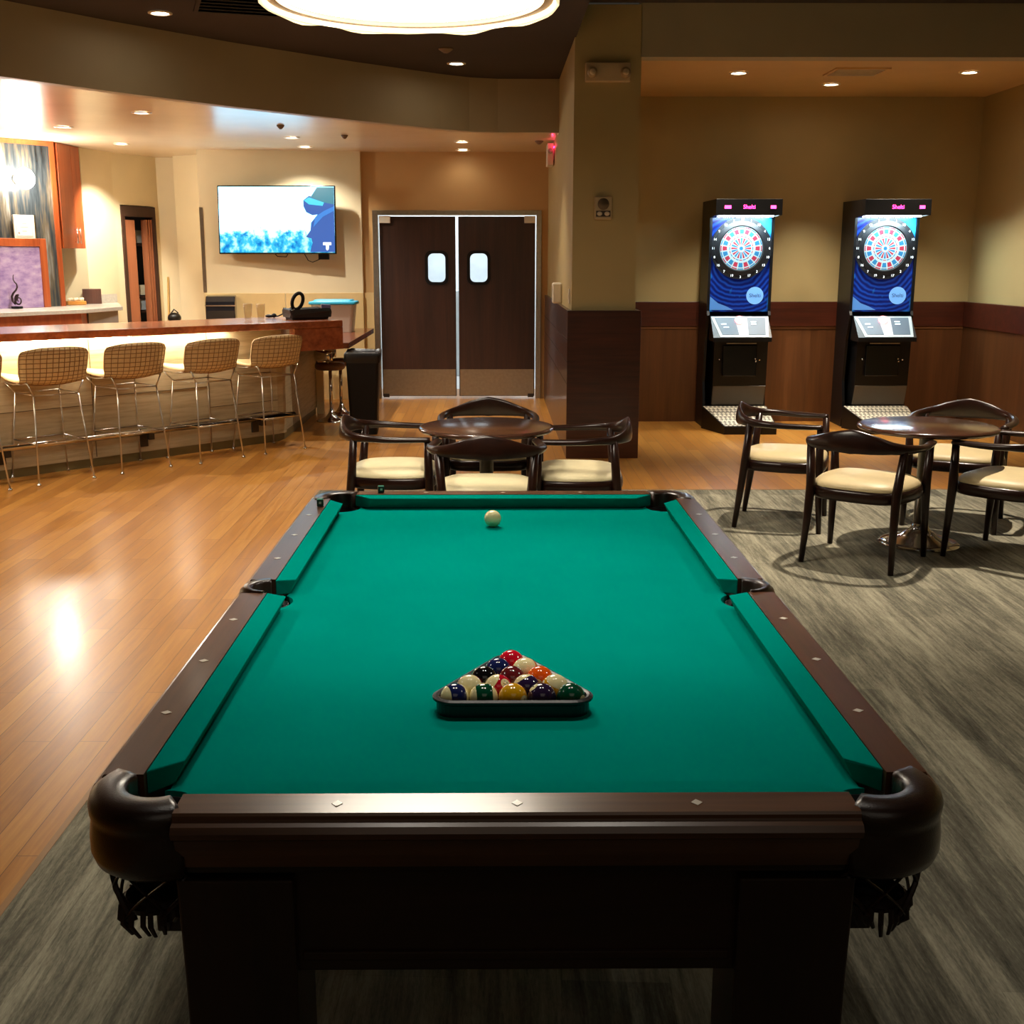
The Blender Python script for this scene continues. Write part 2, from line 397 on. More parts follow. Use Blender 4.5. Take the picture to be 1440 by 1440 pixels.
for k, (z, hh, c) in enumerate(((1.83, .15, (176, 176, 172)), (1.2, .12, (196, 186, 160)), (1.02, .14, (150, 156, 160)))):
    bx = B(); bx.prism([dpt(.46, -.22), dpt(.76, -.22), dpt(.76, -.48), dpt(.46, -.48)], z, z+hh)
    o = bx.obj('storage_box', flat('parcel%d' % k, lin(*c), .6))
    tag(o, ('grey white box on the top closet shelf, seen through the folding door gap', 'small buff box in the middle of the closet gap', 'bluish grey box low in the closet gap')[k], 'box', 'boxes in the closet')
for z in (1.01, 1.19, 1.82):
    bx = B(); bx.prism([dpt(.30, -.20), dpt(.95, -.20), dpt(.95, -.6), dpt(.30, -.6)], z-.025, z-.002)
    structure(bx.obj('trim_12', M_dframe))

# ------------------------------------------------------------------ double doors
YD = 13.88
fr = B(); fr.b2(-1.435, -1.372, YD-.03, YD+.10, 0, 2.19); fr.b2(.475, .535, YD-.03, YD+.10, 0, 2.19); fr.b2(-1.372, .475, YD-.03, YD+.10, 2.135, 2.19)
structure(fr.obj('trim_13', M_steel, bevel=.004))
def rrect(cx, cz, w, h, r, n=5):
    pts = []
    for sx, sz, a0 in ((1, 1, 0), (-1, 1, 90), (-1, -1, 180), (1, -1, 270)):
        for k in range(n+1):
            a = math.radians(a0+90*k/n); pts.append((cx+sx*(w/2-r)+r*math.cos(a), cz+sz*(h/2-r)+r*math.sin(a)))
    return pts
M_pane = glass('door_glass', (.93, .97, 1, 1), .06)
for k, (x0, x1, wx, lab) in enumerate(((-1.359, -.472, -.695, 'left walnut swing door with small rounded window and steel kick plate'), (-.438, .463, -.20, 'right walnut swing door with small rounded window and steel kick plate'))):
    d = thing('swing_door', lab, 'door', (0, 0, 0), 0, 'pair of swing doors'); d.name = 'door_%d' % (k+1); structure(d)
    y0, y1 = YD+.02, YD+.062; hw, hh, wz = .115, .175, 1.535
    q = B()
    for (a, b, c, e) in ((x0, x1, .025, wz-hh), (x0, x1, wz+hh, 2.120), (x0, wx-hw, wz-hh, wz+hh), (wx+hw, x1, wz-hh, wz+hh)): q.b2(a, b, y0, y1, c, e)
    q.obj('door_panel', M_doorw, d, weld=True)
    g = B(); o = rrect(wx, wz, .275, .395, .075); i = rrect(wx, wz, .205, .33, .06); n = len(o)
    vo = [[g.bm.verts.new((x, yy, z)) for x, z in o] for yy in (y0-.012, y1+.012)]; vi = [[g.bm.verts.new((x, yy, z)) for x, z in i] for yy in (y0-.012, y1+.012)]
    for j in range(n):
        m = (j+1) % n
        g._f([vo[0][j], vo[0][m], vi[0][m], vi[0][j]]); g._f([vo[1][j], vi[1][j], vi[1][m], vo[1][m]])
        g._f([vo[0][j], vo[1][j], vo[1][m], vo[0][m]]); g._f([vi[0][j], vi[0][m], vi[1][m], vi[1][j]])
    g.obj('window_gasket', M_black, d)
    pn = B(); pn.prism([(x, -z) for x, z in i], -.003, .003, Matrix.Translation((0, YD+.041, 0)) @ Matrix.Rotation(PI/2, 4, 'X') @ Matrix.Diagonal((1, -1, 1, 1)))
    pn.obj('window_pane', M_pane, d)
    B().b2(x0+.01, x1-.01, y0-.004, y0-.0005, .03, .345).obj('kick_plate', M_steel, d)
    px = x0 if k == 0 else x1-.13
    B().b2(px, px+.13, y0-.03, y0-.0005, 2.045, 2.125).obj('pivot_bracket', M_white, d, bevel=.004)
    pxb = x0+.01 if k == 0 else x1-.08
    B().b2(pxb, pxb+.07, y0-.02, y0-.0005, .012, .055).obj('pivot_shoe', M_darkmetal, d)
# bright lobby behind the doors
lob = B(); lob.b2(-3.2, 2.2, 17.6, 17.7, 0, 3); lob.b2(-3.3, -3.2, 14.9, 17.6, 0, 3); lob.b2(2.2, 2.3, 14.0, 17.6, 0, 3); 
structure(lob.obj('wall_lobby', flat('lobby_white', lin(236, 240, 242), .6)))
structure(B().b2(-3.3, 2.3, 14.9, 17.6, -.08, 0).obj('floor_lobby', flat('lobby_floor', lin(206, 206, 204), .35)))
structure(B().b2(-3.3, 2.3, 14.0, 17.7, 3.0, 3.1).obj('ceiling_lobby', flat('lobby_ceiling', lin(240, 240, 240), .7)))
tag(B().b2(-1.15, -.15, 16.6, 17.1, .002, 1.2).obj('counter_unit', flat('lobby_unit', lin(190, 200, 206), .4), bevel=.01), 'pale grey counter seen through the door windows', 'counter')
tag(B().b2(.12, .22, 16.2, 16.5, .002, 1.9).obj('partition_post', flat('lobby_post', lin(150, 166, 176), .4), bevel=.01), 'bluish grey post seen through the right door window', 'post')
light('lobby_daylight', 'AREA', (-.4, 15.9, 2.95), 95, (.86, .94, 1), size=3.4, sy=2.6)

# ------------------------------------------------------------------ bar
bd_ = Vector((.682, .731)); bn = Vector((.731, -.682))       # along the bar, out towards the room
A0 = Vector((-3.77, 8.62))
def bp(s, o, z=None):
    v = A0+bd_*s+bn*o
    return (v.x, v.y) if z is None else (v.x, v.y, z)
E_ = 2.60
corner = [bp(E_, 0), bp(E_+.07, -.012), bp(E_+.125, -.05), bp(E_+.15, -.11)]
bar = thing('bar_counter', 'long wooden topped bar with pale weathered board front and glowing underside', 'bar', (0, 0, 0))
basep = [bp(-3.2, 0)]+corner+[(-1.94, 12.5), (-2.25, 12.6), (-2.25, 11.0), bp(-3.2, -.5)]
B().prism(basep, .07, 1.041).obj('front_panel', M_barface, bar)
inp = [bp(-3.2, -.012), bp(E_, -.012), bp(E_+.11, -.07), (-1.955, 12.48), (-2.25, 12.55), (-2.25, 11.0), bp(-3.2, -.45)]
B().prism(inp, 0, .069).obj('plinth', flat('olive_plinth', lin(120, 104, 62), .5), bar)
jb = B()
for s in (-2.6, -1.5, -.35, .80, 1.88):
    jb.box(bp(s, .001, .55), (.006, .004, .94), math.atan2(bd_.y, bd_.x))
for s0, s1, z in ((-3.2, -.35, .56), (-.35, .8, .50), (.8, 1.88, .56), (1.88, 2.6, .38)):
    jb.box(bp((s0+s1)/2, .001, z), (s1-s0, .004, .005), math.atan2(bd_.y, bd_.x))
jb.obj('panel_joint', M_joint, bar)
F0, F1 = Vector((-3.60, 8.50)), Vector((-1.375, 10.45)); fd = (F1-F0).normalized(); fn = Vector((-fd.y, fd.x))
def fp(s, o, z=None):
    v = F1-fd*s+fn*o
    return (v.x, v.y) if z is None else (v.x, v.y, z)
top = B(); top.prism([fp(0, 0), fp(5.4, 0), fp(5.4, .95), fp(.12, .95)], 1.042, 1.102)
top.obj('bar_top', M_barwood, bar, bevel=.006)
B().prism([fp(0.001, .003), fp(.50, .003), fp(.50, .09), fp(.015, .09)], .848, 1.041).obj('end_panel', M_barwood, bar)
B().prism([fp(.005, .092), fp(.05, .092), fp(.12, .60), fp(.08, .60)], .848, 1.041).obj('end_panel', M_barwood, bar)
ls = B(); ls.box(bp(-.55, .035, 1.030), (5.2, .02, .012), math.atan2(bd_.y, bd_.x)); ls.obj('led_strip', M_led, bar, label='glowing warm light strip under the bar top')
# foot rail
B().tube([bp(-3.0, .13, .255), bp(E_+.08, .13, .255)], .026, 14).obj('foot_rail', M_chrome, bar, smooth=True)
for s in (-2.3, -1.15, .02, 1.22, 2.33):
    k = B(); k.box(bp(s, .065, .235), (.05, .13, .025), math.atan2(bd_.y, bd_.x)); k.box(bp(s, .012, .19), (.07, .022, .15), math.atan2(bd_.y, bd_.x))
    k.box(bp(s, .12, .215), (.05, .05, .06), math.atan2(bd_.y, bd_.x))
    k.obj('rail_bracket', M_darkmetal, bar, bevel=.004)
# lower counter
lc = thing('lower_counter', 'lower dark red wooden counter beyond the bar end holding the storage bin', 'counter', (0, 0, 0))
B().b2(-2.24, -1.40, 11.05, 13.40, .805, .86).obj('counter_top', M_lowwood, lc, bevel=.005)
B().b2(-2.245, -2.20, 12.65, 13.35, 0, .804).obj('support_panel', M_tile, lc)
B().b2(-1.936, -1.86, 12.45, 12.50, 0, .804).obj('support_panel', M_tile, lc)
# pedestal stools
def pedestal(loc, rz, lab):
    t = thing('pedestal_stool', lab, 'stool', loc, rz, 'chrome pedestal stools under the lower counter')
    B().lathe([(.0, .001), (.155, .001), (.155, .008), (.12, .02), (.06, .045), (.03, .085), (.022, .12)], 28).obj('base', M_chrome, t, smooth=True)
    B().lathe([(.018, .1), (.018, .53)], 16).obj('post', M_chrome, t, smooth=True)
    B().lathe([(.0, .525), (.13, .53), (.15, .545), (.155, .575), (.145, .6), (.0, .61)], 28).obj('seat', flat('brown_seat', lin(112, 76, 50), .4), t, smooth=True)
    pts = [(.15*math.cos(a), .15*math.sin(a), .68) for a in [PI*.15+PI*.7*i/10 for i in range(11)]]
    bk = B(); bk.tube(pts, [(.012, .055)]*11, 10); bk.obj('backrest', M_chrome, t, smooth=True)
    for a in (PI*.25, PI*.75):
        B().tube([(.13*math.cos(a), .13*math.sin(a), .585), (.148*math.cos(a), .148*math.sin(a), .65)], .008, 8).obj('back_post', M_chrome, t, smooth=True)
    return t
pedestal((-1.70, 11.87, 0), PI*.75, 'chrome pedestal stool nearest the bar end, with trumpet base')
pedestal((-1.66, 12.36, 0), PI*.6, 'chrome pedestal stool farther back beside the black bin')
# bins
tb = thing('trash_bin', 'slim black trash bin with a black liner folded over its rim', 'bin', (-1.275, 11.12, 0), .06)
tbb = B()
def rr(w, d, z, r=.03): return [Vector((x, y, z)) for x, y in rrect(0, 0, w, d, r, 4)]
tbb.rings([rr(.25, .42, .002), rr(.31, .48, .76), rr(.285, .455, .76), rr(.23, .40, .03)], True, (True, True)); tbb.obj('bin_body', M_black, tb)
lb = B(); R_ = []
for z, e in ((.69, .010), (.72, .014), (.755, .016), (.775, .012), (.78, -.005), (.75, -.035), (.55, -.05)):
    R_.append([Vector((p.x*(1+random.uniform(-.02, .02)), p.y*(1+random.uniform(-.02, .02)), z+random.uniform(-.012, .010))) for k, p in enumerate(rr(.31+2*e, .48+2*e, z))])
lb.rings(R_, True, (False, False)); lb.obj('bin_liner', M_bag, tb, smooth=True)
sbn = thing('storage_bin', 'clear plastic storage bin with bright blue lid on the lower counter', 'storage bin', (-1.765, 12.80, .861), .0)
cl = B(); cl.rings([rr(.40, .30, .0), rr(.46, .35, .30), rr(.45, .34, .30), rr(.39, .29, .006)], True, (True, True))
M_clear = NT('clear_plastic'); M_clear.base(lin(226, 206, 190)); M_clear.b.inputs['Alpha'].default_value = .55; M_clear = M_clear.set(.25)
cl.obj('bin_body', M_clear, sbn)
ld = B(); ld.rings([rr(.50, .38, .295), rr(.51, .39, .305), rr(.50, .38, .325), rr(.42, .30, .33), rr(.40, .28, .345)]); ld.obj('lid', flat('blue_lid', lin(40, 160, 196), .35), sbn, smooth=False, bevel=.004)
cn = B(); cn.sphere((.07, -.02, .055), .05, 16, 10, (1.4, 1, .9)); cn.sphere((-.05, .02, .05), .05, 16, 10, (1.5, 1, .8)); cn.obj('contents', flat('grey_contents', lin(150, 140, 150), .6), sbn, smooth=True)
# things on the bar
M_glass = glass('drinking_glass', (.93, .92, .88, 1), .07)
for i, (x, y) in enumerate(((-2.21, 10.42), (-2.10, 10.44))):
    g = B(); g.lathe([(.0, .002), (.028, .002), (.041, .145), (.038, .145), (.026, .012), (0, .012)], 24, cap=(False, False))
    o = g.obj('pint_glass', M_glass, smooth=True); o.location = (x, y, 1.103)
    tag(o, ('empty clear pint glass on the bar, left of the two', 'empty clear pint glass on the bar, nearer the black tray')[i], 'glass', 'pint glasses on the bar')
ty = thing('bus_tray', 'shallow black tray lined with a shiny black bag at the bar end', 'tray', (-1.72, 10.62, 1.103), .5)
tt = B(); tt.rings([rr(.34, .22, 0), rr(.38, .25, .075), rr(.365, .235, .075), rr(.33, .21, .006)], True, (True, True)); tt.obj('tray_body', M_black, ty)
R_ = []
for z, e in ((.02, .004), (.05, .008), (.083, .01), (.092, -.004), (.07, -.02), (.03, -.03)):
    R_.append([Vector((p.x*(1+random.uniform(-.04, .02)), p.y*(1+random.uniform(-.05, .03)), z+random.uniform(-.010, .014)*(z > .03))) for k, p in enumerate(rr(.375+2*e, .245+2*e, z))])
lb = B(); lb.rings(R_, True, (False, True)); lb.obj('tray_liner', M_bag, ty)
hp = B()
ringp = [(.045*math.cos(a), 0, .075*math.sin(a)) for a in [2*PI*i/24 for i in range(24)]]
hp.tube(ringp, [(.016, .013)]*24, 10, True)
o = hp.obj('handle_ring', M_black, smooth=True); o.location = (-1.80, 10.62, 1.262); o.rotation_euler = (.15, .35, .3)
tag(o, 'black oval ring standing up out of the black tray', 'ring')
cb = B(); cb.tube([(-2.10, 10.86, 1.110), (-2.02, 10.84, 1.12), (-1.95, 10.80, 1.15), (-1.88, 10.72, 1.20)], .006, 8)
cb.sphere((-2.11, 10.86, 1.119), .022, 14, 8, (1.6, 1, .7)); cb.sphere((-2.06, 10.85, 1.124), .02, 14, 8, (1.2, 1, 1))
tag(cb.obj('cable', M_black, smooth=True), 'black cable with a lumpy end trailing left of the black tray', 'cable')
cd = B(); cd.box((0, 0, .04), (.085, .05, .08)); o = cd.obj('small_carton', flat('violet_carton', lin(104, 84, 122), .5), bevel=.003); o.location = (-1.54, 10.56, 1.225); o.rotation_euler = (0, .08, .2)
tag(o, 'small dull violet carton poking out of the tray', 'carton')
o.location = (-1.565, 10.72, 1.150)

# ------------------------------------------------------------------ bar back wall furniture
ap = Vector((-4.66, 12.72)); ad = Vector((-.631, -.776)); an = Vector((.776, -.631))     # art panel runs left from its right edge
def at(s, o, z=None):
    v = ap+ad*s+an*o
    return (v.x, v.y) if z is None else (v.x, v.y, z)
art = thing('wall_panel', 'tall streaky blue grey panel in a cherry wood frame behind the bar', 'wall panel', (0, 0, 0))
def art_mat():
    t = NT('streaky_panel'); v = t.coord(scale=(1, 1, .10)); n = t.noise(v, 9, 4, .55); n2 = t.noise(v, 26, 3, .6)
    f = t.math('MULTIPLY_ADD', n2, .4, t.math('MULTIPLY', n, .6))
    t.base(t.ramp(f, [(.34, lin(24, 28, 31)), (.48, lin(56, 62, 66)), (.56, lin(92, 84, 70)), (.72, lin(150, 152, 150))])); return t.set(.22, 0, .6)
B().prism([at(.05, -.03), at(3.2, -.03), at(3.2, .0), at(.05, .0)], .92, ZL-.05).obj('panel_face', art_mat(), art)
fb = B(); fb.prism([at(0, -.06), at(.05, -.06), at(.05, .02), at(0, .02)], .92, ZL-.003); fb.prism([at(.05, -.06), at(3.2, -.06), at(3.2, .02), at(.05, .02)], ZL-.05, ZL-.003)
fb.obj('panel_frame', M_cherry, art)
cab = thing('wall_cabinet', 'cherry wood wall cabinet with two doors and thin metal handles', 'cabinet', (0, 0, 0))
B().prism([(-4.655, 12.75), (-4.605, 13.30), (-4.95, 13.33), (-4.95, 12.80)], 1.75, ZL-.003).obj('cabinet_body', M_cherry, cab)
c0, c1 = Vector((-4.653, 12.752)), Vector((-4.607, 13.298)); cdv = (c1-c0); cn_ = Vector((cdv.y, -cdv.x)).normalized()
for a, b, hs in ((.01, .60, .53), (.61, .99, .68)):
    p, q = c0+cdv*a, c0+cdv*b
    d = B().prism([tuple(p+cn_*.001), tuple(q+cn_*.001), tuple(q+cn_*.02), tuple(p+cn_*.02)], 1.752, ZL-.006).obj('cabinet_door', M_cherry, cab, bevel=.002)
    h = c0+cdv*hs+cn_*.05; hb = B(); hb.tube([(h.x, h.y, 1.80), (h.x, h.y, 1.97)], .006, 8)
    for z in (1.82, 1.95):
        g = c0+cdv*hs+cn_*.019; hb.tube([(g.x, g.y, z), (h.x, h.y, z)], .004, 6)
    hb.obj('handle', M_chrome, d, smooth=True)
sc = thing('wall_light', 'blown out white wall light glowing on the streaky panel', 'lamp', at(.42, .05, 2.44), math.atan2(an.y, an.x))
B().lathe([(.0, -.045), (.06, -.04), (.06, -.01), (.02, 0)], 20, M=Matrix.Rotation(PI/2, 3, 'Y')).obj('backplate', M_chrome, sc, smooth=True)
B().sphere((.085, 0, 0), .105, 24, 16, (.7, 1, 1)).obj('globe', emit('globe_glow', (1, .95, .86, 1), 60), sc, smooth=True)
light('wall_light_bulb', 'POINT', (.22, 0, .02), 55, (1, .9, .74), sc, .1)
ct = thing('certificate', 'framed certificate in a pale frame leaning on the streaky panel', 'certificate', at(.30, .03, 1.84), math.atan2(ad.y, ad.x)+PI)
B().b2(-.24, .0, -.03, -.005, 0, .24).obj('frame', M_white, ct, bevel=.004)
B().b2(-.225, -.03, -.033, -.0305, .02, .22).obj('mat_board', flat('cream_paper', lin(232, 220, 206), .6), ct)
B().b2(-.015, .0, -.034, -.0305, 0, .24).obj('frame_edge', M_chrome, ct)
bb = B()
for a, b, c, d in ((-.215, -.04, .03, .033), (-.215, -.04, .207, .21), (-.215, -.212, .03, .21), (-.043, -.04, .03, .21)): bb.b2(a, b, -.0345, -.0332, c, d)
bb.sphere((-.19, -.034, .06), .012, 12, 8, (1, .2, 1))
for z, w in ((.15, .06), (.115, .09), (.075, .05)): bb.b2(-.13-w/2, -.13+w/2, -.0345, -.0332, z, z+.006)
bb.obj('border', flat('grey_ink', lin(150, 138, 132), .6), ct)
shz = 1.142
ps = thing('framed_poster', 'large cherry framed poster with violet mottled picture on the back counter', 'poster', at(.27, .14, shz), math.atan2(ad.y, ad.x)+PI)
fb = B(); W_ = 1.1
fb.b2(-.075, 0, -.045, 0, 0, .70); fb.b2(-W_, -.075, -.045, 0, .62, .70); fb.b2(-W_-.075, -W_, -.045, 0, 0, .70)
fb.obj('frame', M_cherry, ps, bevel=.004)
def poster_mat():
    t = NT('violet_poster'); v = t.coord(scale=(1, 1, 2)); n = t.noise(v, 9, 5, .6)
    t.base(t.ramp(n, [(.3, lin(126, 100, 150)), (.55, lin(164, 140, 176)), (.75, lin(186, 168, 184))])); return t.set(.35)
B().b2(-W_, -.075, -.03, -.012, 0, .62).obj('picture', poster_mat(), ps)
# back counter
bc = thing('back_counter', 'grey stone topped back counter below the streaky panel', 'counter', (0, 0, 0))
fpts = [(-6.3, 9.0), (-5.6, 9.90), (-4.67, 11.05), (-4.14, 11.84), (-3.99, 12.56)]
bpts = [(-4.40, 13.72), (-4.60, 13.32), (-4.92, 13.30), (-4.92, 12.42), (-7.15, 9.62)]
B().prism(fpts+bpts, 1.10, 1.14).obj('counter_top', M_counter, bc, bevel=.004)
B().prism([(x-.06, y+.04) for x, y in fpts[:4]]+[(-4.22, 12.1)]+[(-4.92, 12.42), (-7.1, 9.66)], .0, 1.098).obj('cabinet_front', M_cherry, bc)
B().prism([(-4.21, 12.12), (-4.05, 12.58), (-4.42, 13.68), (-4.62, 13.30), (-4.9, 13.28), (-4.9, 12.45)], 0, 1.098).obj('end_panel', M_greyp, bc)
B().prism([(-4.405, 13.70), (-4.60, 13.305), (-4.62, 13.325), (-4.425, 13.75)], 1.141, 1.24).obj('backsplash', M_counter, bc)
# items on it
o = B().prism([(-.10, -.03), (.10, -.03), (.10, .10), (-.10, .10)], 0, .165).obj('menu_box', wood('dark_brown_box', lin(58, 34, 26), lin(88, 54, 42), 'Z', 9, .4, .1), bevel=.003); o.location = (-4.56, 13.30, 1.1415); o.rotation_euler = (0, 0, .35)
tag(o, 'dark brown square box on the right end of the back counter', 'box')
o = B().box((0, 0, .045), (.22, .10, .09)).obj('paper_stack', flat('pale_stack', lin(206, 200, 190), .7)); o.location = (-4.80, 12.80, 1.1415); o.rotation_euler = (0, 0, 1.2)
tag(o, 'pale grey stack of papers lying right of the violet poster', 'papers')
ct2 = thing('tea_candle_tray', 'amber tray of small white candles glowing beside the brown box', 'tray', (-4.64, 13.0, 1.1415), .6)
B().box((0, 0, .02), (.20, .10, .04)).obj('tray', flat('amber', lin(206, 140, 60), .4), ct2, bevel=.005)
for k in range(6):
    B().lathe([(.0, .041), (.016, .041), (.017, .075), (0, .078)], 12, (-.075+.03*k, -.02+.03*(k % 2), 0)).obj('candle', flat('wax%d' % k, lin(244, 232, 204), .4), ct2, smooth=True)
sw = thing('swirl_sculpture', 'dark curled metal flame sculpture on a small block', 'sculpture', (-4.88, 11.98, 1.1415), math.radians(-25))
B().box((0, 0, .012), (.10, .06, .024)).obj('base', M_black, sw, bevel=.003)
pts = []; rad = []
for i in range(22):                       # inner curl
    a = PI*.5+2*PI*1.5*(1-i/21.); r = .008+.05*(i/21.); pts.append((.03+r*math.cos(a), 0, .085+r*math.sin(a))); rad.append(.004+.006*i/21)
for i, (x, z) in enumerate(((-.03, .05), (-.055, .08), (-.06, .12), (-.035, .155), (.005, .185), (.025, .215), (.02, .245), (-.005, .265), (-.022, .29), (-.02, .32), (-.012, .34))):
    pts.append((x, 0, z)); rad.append(max(.003, .014-.0011*i))
B().tube(pts, rad, 8).obj('swirl', flat('dark_bronze', lin(58, 40, 40), .35, .4), sw, smooth=True)
o = B().tube([(-4.11, 14.60, .05), (-4.06, 14.64, 1.42)], .012, 10).obj('broom_handle', flat('pine_stick', lin(200, 160, 90), .5), smooth=True)
tag(o, 'pale wooden broom handle leaning in the recess corner', 'broom')
o = B().sphere((0, 0, 0), .08, 18, 12, (1, .9, .8)).tube([(-.04, 0, .05), (0, 0, .10), (.05, 0, .055)], .008, 8).obj('bag', M_bag, smooth=True); o.location = (-3.88, 14.2, 1.05)
st = thing('side_shelf', 'narrow wall shelf in the recess carrying a dark bundle', 'shelf', (0, 0, 0))
B().b2(-3.99, -3.80, 14.1, 14.40, .855, .875).obj('shelf_board', M_greyp, st)
tag(o, 'small black lumpy bundle beside the broom handle', 'bundle'); o.location = (-3.89, 14.2, .942)

# television
tv = thing('television', 'large flat television showing a snowy scene, tilted out from the wall', 'television', (0, 0, 0))
TY = 13.50
tvr = Matrix.Translation((-2.478, TY, 2.07)) @ Matrix.Rotation(math.radians(-4), 4, 'X')
def placed(b, name, mat, parent, M, **k):
    o = b.obj(name, mat, parent, **k); o.matrix_local = M; return o
placed(B().b2(-.665, .665, .004, .05, -.378, .378), 'housing', M_blackg, tv, tvr, bevel=.006)
def tv_mat():
    t = NT('tv_picture'); v = t.coord(); x = t.sep(v)
    n = t.noise(v, 9, 6, .65); n2 = t.noise(t.coord(scale=(1, 1, .8)), 11, 5, .6)
    h = t.math('MULTIPLY_ADD', n, .42, t.math('MULTIPLY', x[2], 1.0))            # tree band low down
    edge = t.ramp(h, [(.02, (0, 0, 0, 1)), (.10, (1, 1, 1, 1))])
    trees = t.ramp(n2, [(.35, lin(20, 110, 190)), (.5, lin(60, 190, 230)), (.62, lin(190, 245, 255))])
    c = t.mix(edge, trees, (.31, .74, 1, 1))
    t.base((0, 0, 0, 1)); t.l.new(c, t.b.inputs['Emission Color']); t.l.new(t.math('MULTIPLY_ADD', t.sep(edge)[0], 2.6, 1.1), t.b.inputs['Emission Strength'])
    return t.set(.15)
scr = placed(B().b2(-.65, .65, .0, .0038, -.363, .363), 'screen', tv_mat(), tv, tvr)
def vp(poly, y, b): b.prism([(px, pz) for px, pz in poly], 0, .0008, Matrix.Translation((0, y, 0)) @ FRONT); return b
def tvq(u, v): return (-.65+u/766*1.30, .363-v/440*.726)                          # u,v from the screen's top left
M_e1 = emit('tv_navy', lin(28, 84, 166), 1.0, (0, 0, 0, 1)); M_e2 = emit('tv_cyan', lin(54, 190, 220), 1.2, (0, 0, 0, 1)); M_e3 = emit('tv_slate', lin(50, 132, 150), .9, (0, 0, 0, 1)); M_e4 = emit('tv_white', (1, 1, 1, 1), 2, (0, 0, 0, 1)); M_e5 = emit('tv_mid', lin(40, 120, 200), 1.1, (0, 0, 0, 1))
def pic(name, poly, y, m): return placed(vp([tvq(*p) for p in poly], y, B()), name, m, scr, Matrix.Identity(4))
pic('picture_figure', [(766, 140), (700, 150), (650, 190), (610, 240), (605, 290), (575, 335), (610, 345), (618, 375), (600, 437), (766, 437)], -.0008, M_e1)
pic('picture_face', [(562, 90), (600, 60), (766, 100), (766, 190), (660, 185), (620, 190), (580, 170), (562, 130)], -.0016, M_e1)
pic('picture_hat', [(655, 3), (766, 3), (766, 118), (700, 105), (610, 70)], -.0024, M_e3)
pic('picture_goggles', [(566, 92), (600, 70), (700, 105), (690, 128), (600, 118)], -.0032, M_e2)
pic('picture_collar', [(640, 200), (700, 160), (766, 130), (766, 160), (690, 200), (625, 270)], -.0032, M_e5)
pic('picture_mark', [(688, 372), (742, 372), (742, 390), (726, 390), (724, 418), (716, 426), (708, 418), (706, 390), (688, 390)], -.004, M_e4)
mt = B(); mt.b2(-2.75, -2.2, 13.55, 13.64, 1.95, 2.2); mt.obj('mount', M_darkmetal, tv)
cbx = B(); cbx.box((-1.97, 13.58, 1.665), (.12, .05, .07)); cbx.obj('cable_box', M_black, tv)
cc = B(); cc.tube([(-2.55, 13.57, 1.72), (-2.50, 13.57, 1.665), (-2.40, 13.57, 1.66), (-2.36, 13.57, 1.72)], .006, 6); cc.tube([(-2.2, 13.57, 1.71), (-2.15, 13.57, 1.62), (-2.1, 13.57, 1.60), (-2.0, 13.57, 1.64)], .005, 6)
cc.obj('cable', M_black, tv, smooth=True)
tw = thing('towel_dispenser', 'smoky black paper towel dispenser on the wall left of the glasses', 'dispenser', tvp(.20, .001)+(.92,), math.atan2(tv_d.y, tv_d.x))
dpf = B(); prof = [(-.03, 0), (-.21, .0), (-.23, .04), (-.235, .14), (-.22, .24), (-.16, .30), (-.03, .31)]
dpf.rings([[Vector((x, y, z)) for y, z in prof] for x in (-.165, .165)]); dpf.obj('cover', flat('smoky_black', lin(28, 27, 30), .12, 0, .7), tw, bevel=.01)
B().b2(-.17, .17, -.232, -.215, .19, .203).obj('trim_band', M_chrome, tw)

# ------------------------------------------------------------------ ceiling fixtures
def downlight(loc, lab, group, lens, energy, spot, color=(1, .87, .70), size=.03, r=.065, aim=None):
    t = thing('downlight', lab, 'ceiling light', loc, 0, group)
    B().lathe([(r+.02, -.001), (r+.02, -.006), (r, -.010), (r-.006, -.004), (r-.006, -.001)], 28, cap=(False, False)).obj('trim_ring', M_white, t, smooth=True)
    B().lathe([(0, -.0035), (r-.008, -.003)], 24, cap=(False, False)).obj('lens', lens, t)
    b = light('bulb', 'SPOT', (0, 0, -.02), energy, color, t, size, spot, .7)
    if aim: b.rotation_euler = (Vector(aim)-Vector(loc)).to_track_quat('-Z', 'Y').to_euler()
    return t
ZC = ZL-.001
gb = 'recessed lights in the low bar ceiling'
downlight((-4.03, 11.31, ZC), 'recessed ceiling light above the back counter, left end of the bar ceiling', gb, M_bulb2, 150, 130, color=(1, .93, .82))
downlight((-2.99, 10.24, ZC), 'recessed ceiling light nearest the curved soffit edge', gb, M_bulb2, 150, 130, color=(1, .93, .82))
downlight((-4.0, 12.93, ZC), 'recessed ceiling light just right of the cherry cabinet', gb, M_bulb2, 230, 66, color=(1, .92, .78), aim=(-4.50, 13.72, 1.55))
downlight((-2.07, 12.26, ZC), 'recessed ceiling light in front of the television, farther from the wall', gb, M_bulb2, 150, 130, color=(1, .93, .82))
downlight((-2.09, 13.25, ZC), 'recessed ceiling light close above the television', gb, M_bulb2, 95, 130, color=(1, .93, .82))
downlight((-.355, 12.68, ZC), 'nearer recessed light above the walkway to the double doors', gb, M_bulb2, 60, 74)
downlight((-.37, 13.6, ZC), 'recessed light right over the double doors', gb, M_bulb2, 2, 150)
ga = 'spotlights in the alcove ceiling'
downlight((2.06, 10.39, ZA-.001), 'left spotlight in the alcove ceiling above the first dart machine', ga, M_bulb, 165, 76, aim=(2.35, 11.05, 0))
downlight((3.035, 11.04, ZA-.001), 'middle spotlight in the alcove ceiling, set back behind the vent', ga, M_bulb, 190, 72)
downlight((4.01, 10.34, ZA-.001), 'right spotlight in the alcove ceiling', ga, M_bulb, 165, 76, aim=(3.95, 11.05, 0))
gd = 'spotlights in the dark ceiling'
